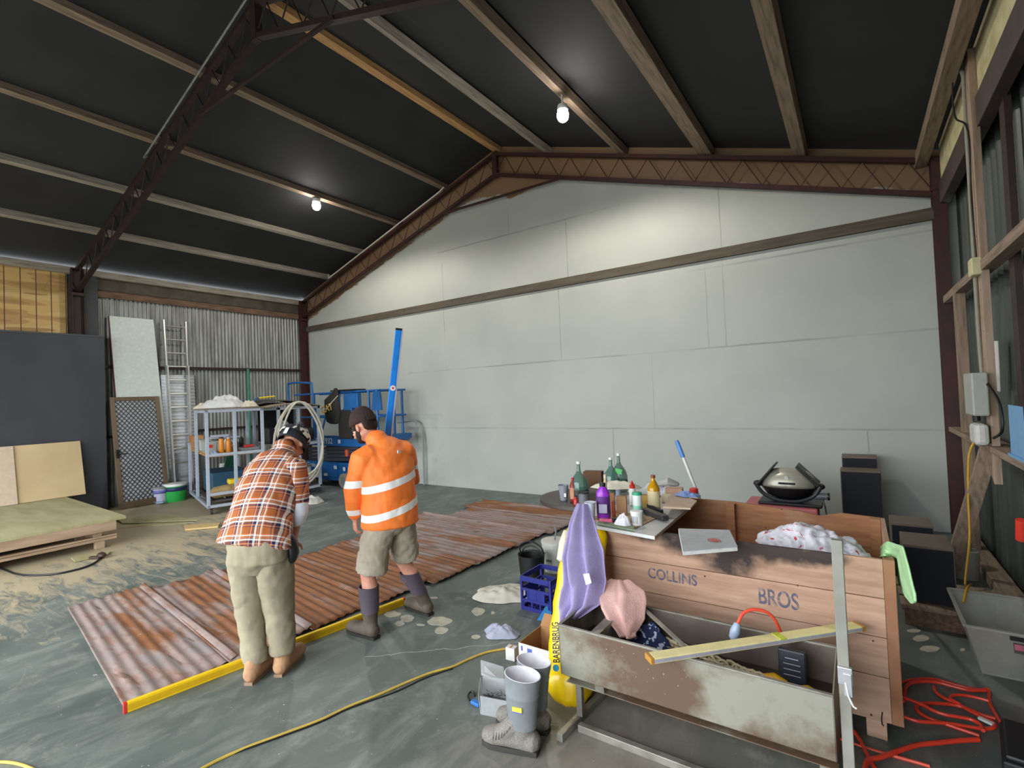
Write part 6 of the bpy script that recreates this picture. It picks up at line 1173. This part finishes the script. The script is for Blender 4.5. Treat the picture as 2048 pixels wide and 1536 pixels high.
zb_ = c0.z-.215; b = B(); b.box2((c0.x-.3, Yb-.2, zb_), (c0.x+.33, Yb+.2, zb_+.035)); mk('base_tray', b, bk, t, bevel=.012)
b = B(); b.tube(smooth_path([(c0.x+.33, Yb-.1, c0.z-.13), (c0.x+.35, Yb-.12, c0.z-.2), (c0.x+.36, Yb-.15, .3), (c0.x+.3, Yb-.2, .02)], 6), .008, 6); mk('gas_hose', b, bk, t)
t = thing('red_coolbox', 'red chest under the portable barbecue', 'cool box', (c0.x-.05, Yb, 0)); b = B(); b.box2((c0.x-.43, Yb-.26, .02), (c0.x+.28, Yb+.24, zb_-.06)); mk('chest', b, mat('red chest body', '#a8333a', .5), t, bevel=.02)
b = B(); b.box2((c0.x-.44, Yb-.27, zb_-.058), (c0.x+.29, Yb+.25, zb_)); mk('lid', b, mat('faded red lid', '#c06a6e', .5), t, bevel=.015); b = B(); b.box2((c0.x-.16, Yb-.3, zb_-.04), (c0.x+.1, Yb-.272, zb_-.015)); mk('handle', b, bk, t, bevel=.006)
for x_ in (c0.x-.4, c0.x+.2): b = B(); b.box2((x_, Yb-.2, 0), (x_+.05, Yb+.2, .02)); mk('foot', b, bk, t)
ctop = mat('brown cabinet veneer', '#6f6255', .6, 0, '#5c4f43', 3); cbk = mat('black speaker cloth', '#1d2028', .9)
def cab(lab, lo, hi, m_=ctop):
    t = thing('speaker_cabinet', lab, 'speaker', ((lo[0]+hi[0])/2, (lo[1]+hi[1])/2, lo[2]), 0, 'black fronted speaker cabinets'); b = B(); b.box2((lo[0], lo[1]+.012, lo[2]), hi); mk('cabinet', b, m_, t, bevel=.004)
    b = B(); b.box2((lo[0]+.008, lo[1], lo[2]+.005), (hi[0]-.008, lo[1]+.012, hi[2]-.018)); mk('grille_cloth', b, cbk, t, bevel=.004); return t
p, q = PY(1680, 940, 6.85), PY(1762, 942, 6.85); cab('tall black fronted cabinet standing right of the barbecue', (p.x, 6.85, 0), (q.x, 7.1, p.z))
p, q = PY(1683, 913, 7.2), PY(1754, 915, 7.2); cab('tallest black fronted cabinet right against the white wall', (p.x, 7.2, 0), (q.x, 7.5, p.z))
b = B(); b.box2((PX(1806, 1200, .2).x-.02, 4.62, 0), (.82, 5.3, .04)); t = thing('low_pallet', 'low dark timber stand under the black cabinet', 'pallet', (.5, 4.95, 0))
for y in (4.66, 4.95, 5.2): b = B(); b.box2((.22, y, 0), (.82, y+.08, .13)); mk('bearer', b, dtimb, t)
for y in (4.62, 4.84, 5.06): b = B(); b.box2((.2, y, .131), (.83, y+.18, .16)); mk('deck_board', b, timb, t, bevel=.003)
p, q = PY(1806, 1090, 4.7), PY(1909, 1098, 4.7); cab('black cabinet with a dusty brown top nearest the crate', (p.x, 4.7, .162), (q.x, 5.1, p.z+.005))
p, q = PY(1781, 1046, 5.75), PY(1867, 1058, 5.75); cab('low black cabinet behind the one nearest the crate', (p.x, 5.75, 0), (q.x, 6.1, p.z))
# clear storage tub
t = thing('storage_tub', 'large cloudy storage tub by the right wall', 'tub', (.68, 4.2, 0)); tm = mat('cloudy tub plastic', '#a9a99f', .35, alpha=.8)
lo_ = [(.55, 4.10), (.83, 4.10), (.83, 4.50), (.55, 4.50)]; hi_ = [(.47, 3.97), (.84, 3.97), (.84, 4.62), (.47, 4.62)]
for k in range(4):
    a, b2 = V((*lo_[k], .01)), V((*lo_[(k+1) % 4], .01)); c, d_ = V((*hi_[(k+1) % 4], .32)), V((*hi_[k], .32)); cen = V((.68, 4.2, .2)); nn = ((a+c)/2-cen); nn.z = 0; b = B(); b.prism([a, b2, c, d_], -nn.normalized()*.004); mk('tub_wall', b, tm, t)
    b = B(); b.bar(d_, c, .022, .014); mk('rim', b, mat('tub rim', '#9a9a90', .4), t, bevel=.003)
b = B(); b.box2((.55, 4.10, 0), (.83, 4.50, .01)); mk('tub_base', b, tm, t)
f0, f1 = V((.66, 3.963, .295)), V((.80, 3.963, .295)); b = B(); b.bar(f0, f1, .012, .02); mk('lid_clip', b, black, t)
b = B(); b.box((.72, 3.984, .235), (.085, .004, .055), Matrix.Rotation(-.3, 3, 'X')); mk('label', b, mat('dark label c', '#3a2a2c', .5), t); b = B(); b.box((.705, 3.980, .242), (.05, .004, .03), Matrix.Rotation(-.3, 3, 'X')); mk('label_logo', b, mat('pink logo', '#b2566a', .5), t)
# red leads
rc = mat('red flex', '#e8442f', .4)
zz = lambda L: [(1640+x/5.02, 1280+y/5.02) for x, y in L]
lead('red_lead', 'red lead tangle heaped beside the crate', zz([(800, 430), (900, 405), (1050, 390), (1200, 405), (1330, 440), (1480, 480), (1600, 500), (1690, 500), (1700, 620), (1760, 740), (1820, 850), (1830, 950)]), .009, rc)
lead('red_lead', 'red lead loop lying in the middle of the tangle', zz([(1660, 505), (1500, 505), (1350, 470), (1200, 430), (1060, 415), (920, 430), (860, 480), (850, 560), (835, 620)]), .009, rc, .014)
lead('red_lead', 'red lead curve running to the black case', zz([(800, 560), (900, 600), (1030, 650), (1140, 710), (1260, 750), (1400, 775), (1520, 800), (1610, 850), (1640, 910)]), .009, rc, .02)
lead('red_lead', 'red lead inner loop with a tight left bend', zz([(1760, 790), (1620, 750), (1480, 690), (1330, 650), (1150, 635), (1010, 640), (965, 680), (1010, 740), (1100, 790), (1250, 840), (1420, 900), (1600, 960)]), .009, rc)
lead('red_lead', 'red lead upper loop by the dark shadow', zz([(1150, 470), (1160, 520), (1260, 590), (1380, 640), (1500, 710), (1620, 770), (1740, 830), (1740, 880), (1640, 890), (1480, 870), (1300, 840), (1100, 825), (960, 810), (820, 760)]), .009, rc, .013)
lead('red_lead', 'red lead small loop at the far side', zz([(1690, 610), (1580, 580), (1450, 555), (1340, 555), (1310, 590), (1400, 640)]), .008, rc, .022)
lead('red_lead', 'red lead crossing the front of the crate leg', zz([(285, 865), (360, 940), (420, 1040), (480, 1160), (540, 1270), (600, 1340)]), .009, rc)
lead('red_lead', 'red lead sweeping from the case to the bottom edge', zz([(1595, 1000), (1400, 1010), (1200, 1030), (980, 1055), (800, 1110), (620, 1175), (500, 1200), (460, 1250), (450, 1340)]), .011, rc, .02)
b = B(); b.box(G(1972, 1442, .02), (.06, .02, .012), -.6); tag(mk('cable_tag', b, white), 'small white tag on the red tangle', 'tag')
p = G(1960, 1475, .17); t = thing('black_case', 'black tool case at the bottom right corner', 'case', (.62, 3.2, 0), R(-8)); c = G(1962, 1536); cx_, cy_ = .44, 3.3
b = B(); b.box2((-.14, -.22, 0), (.2, .13, .12)); mk('case_body', b, mat('matt black case', '#17171b', .6), t, local=True, bevel=.012); b = B(); b.box2((-.13, -.21, .12), (.19, .12, .145)); mk('case_lid', b, mat('black lid', '#1b1b20', .5), t, local=True, bevel=.01)
b = B(); b.box((.02, 0, .147), (.05, .03, .002), .6); mk('badge', b, grey, t, local=True)
b = B(); b.box2((.70, 3.45, 0), (.83, 3.9, .3)); tag(mk('orange_case', b, mat('orange red case', '#c24a30', .5), bevel=.02), 'orange red case at the right picture edge', 'case')
b = B(); b.box2((.2, 5.5, 0), (.8, 5.6, .05)); tag(mk('timber_offcut', b, timb, bevel=.004), 'timber offcut behind the black cabinet', 'offcut')
b = B(); b.tube([PX(2043, 1080, .85), PX(2043, 1040, .85)], .03, 10); tag(mk('red_float', b, mat('bright red', '#e8402c', .5), smooth=True), 'bright red tube hung on the right wall', 'tube')
# ================================================================ LIGHT
w = bpy.data.worlds.new('overcast sky'); sc.world = w; w.use_nodes = True
bg = w.node_tree.nodes['Background']; bg.inputs[0].default_value = (.91, .96, 1, 1); bg.inputs[1].default_value = SKY
al = bpy.data.lights.new('doorway_portal', 'AREA'); al.shape = 'RECTANGLE'; al.size = 10.8; al.size_y = 4.0; al.cycles.is_portal = True
ao = bpy.data.objects.new('doorway_portal', al); COL.objects.link(ao); ao.location = (-5.5, YF-.1, 2.0); ao.rotation_euler = (R(90), 0, 0)
lampm = mat('lamp globe', '#fff8ee', .4, emit=120)
for (x, y, z), lb, pw in (((-8.05, 5.55, 5.46), 'glowing lamp under the left roof slope', LAMP), ((-2.88, 5.56, 5.31), 'glowing lamp under the right roof slope', LAMP)):
    t = thing('high_bay_lamp', lb, 'lamp', (x, y, z))
    b = B(); b.cyl((x, y, z+.3), (x, y, z+.12), .012); b.lathe([(.03, .14), (.06, .13), (.07, .07), (.065, .06)], (x, y, z), 20); mk('lamp_holder', b, white, t, smooth=True)
    b = B(); b.ell((x, y, z), (.075, .075, .085)); mk('bulb', b, lampm, t, smooth=True)
    l = bpy.data.lights.new('lamp_light', 'SPOT'); l.spot_size = R(172); l.spot_blend = .35; l.energy = pw; l.shadow_soft_size = .09; l.color = (1, .95, .87)
    lo = bpy.data.objects.new('lamp_light', l); COL.objects.link(lo); lo.location = (x, y, z-.2)
sc.view_settings.view_transform = 'Standard'; sc.view_settings.look = 'None'; sc.view_settings.gamma = 1; sc.view_settings.use_curve_mapping = False
sc.view_settings.exposure = EXPO
sc.cycles.use_denoising = True; sc.cycles.max_bounces = 8; sc.cycles.diffuse_bounces = 5; sc.cycles.sample_clamp_indirect = 4
bpy.context.view_layer.update()
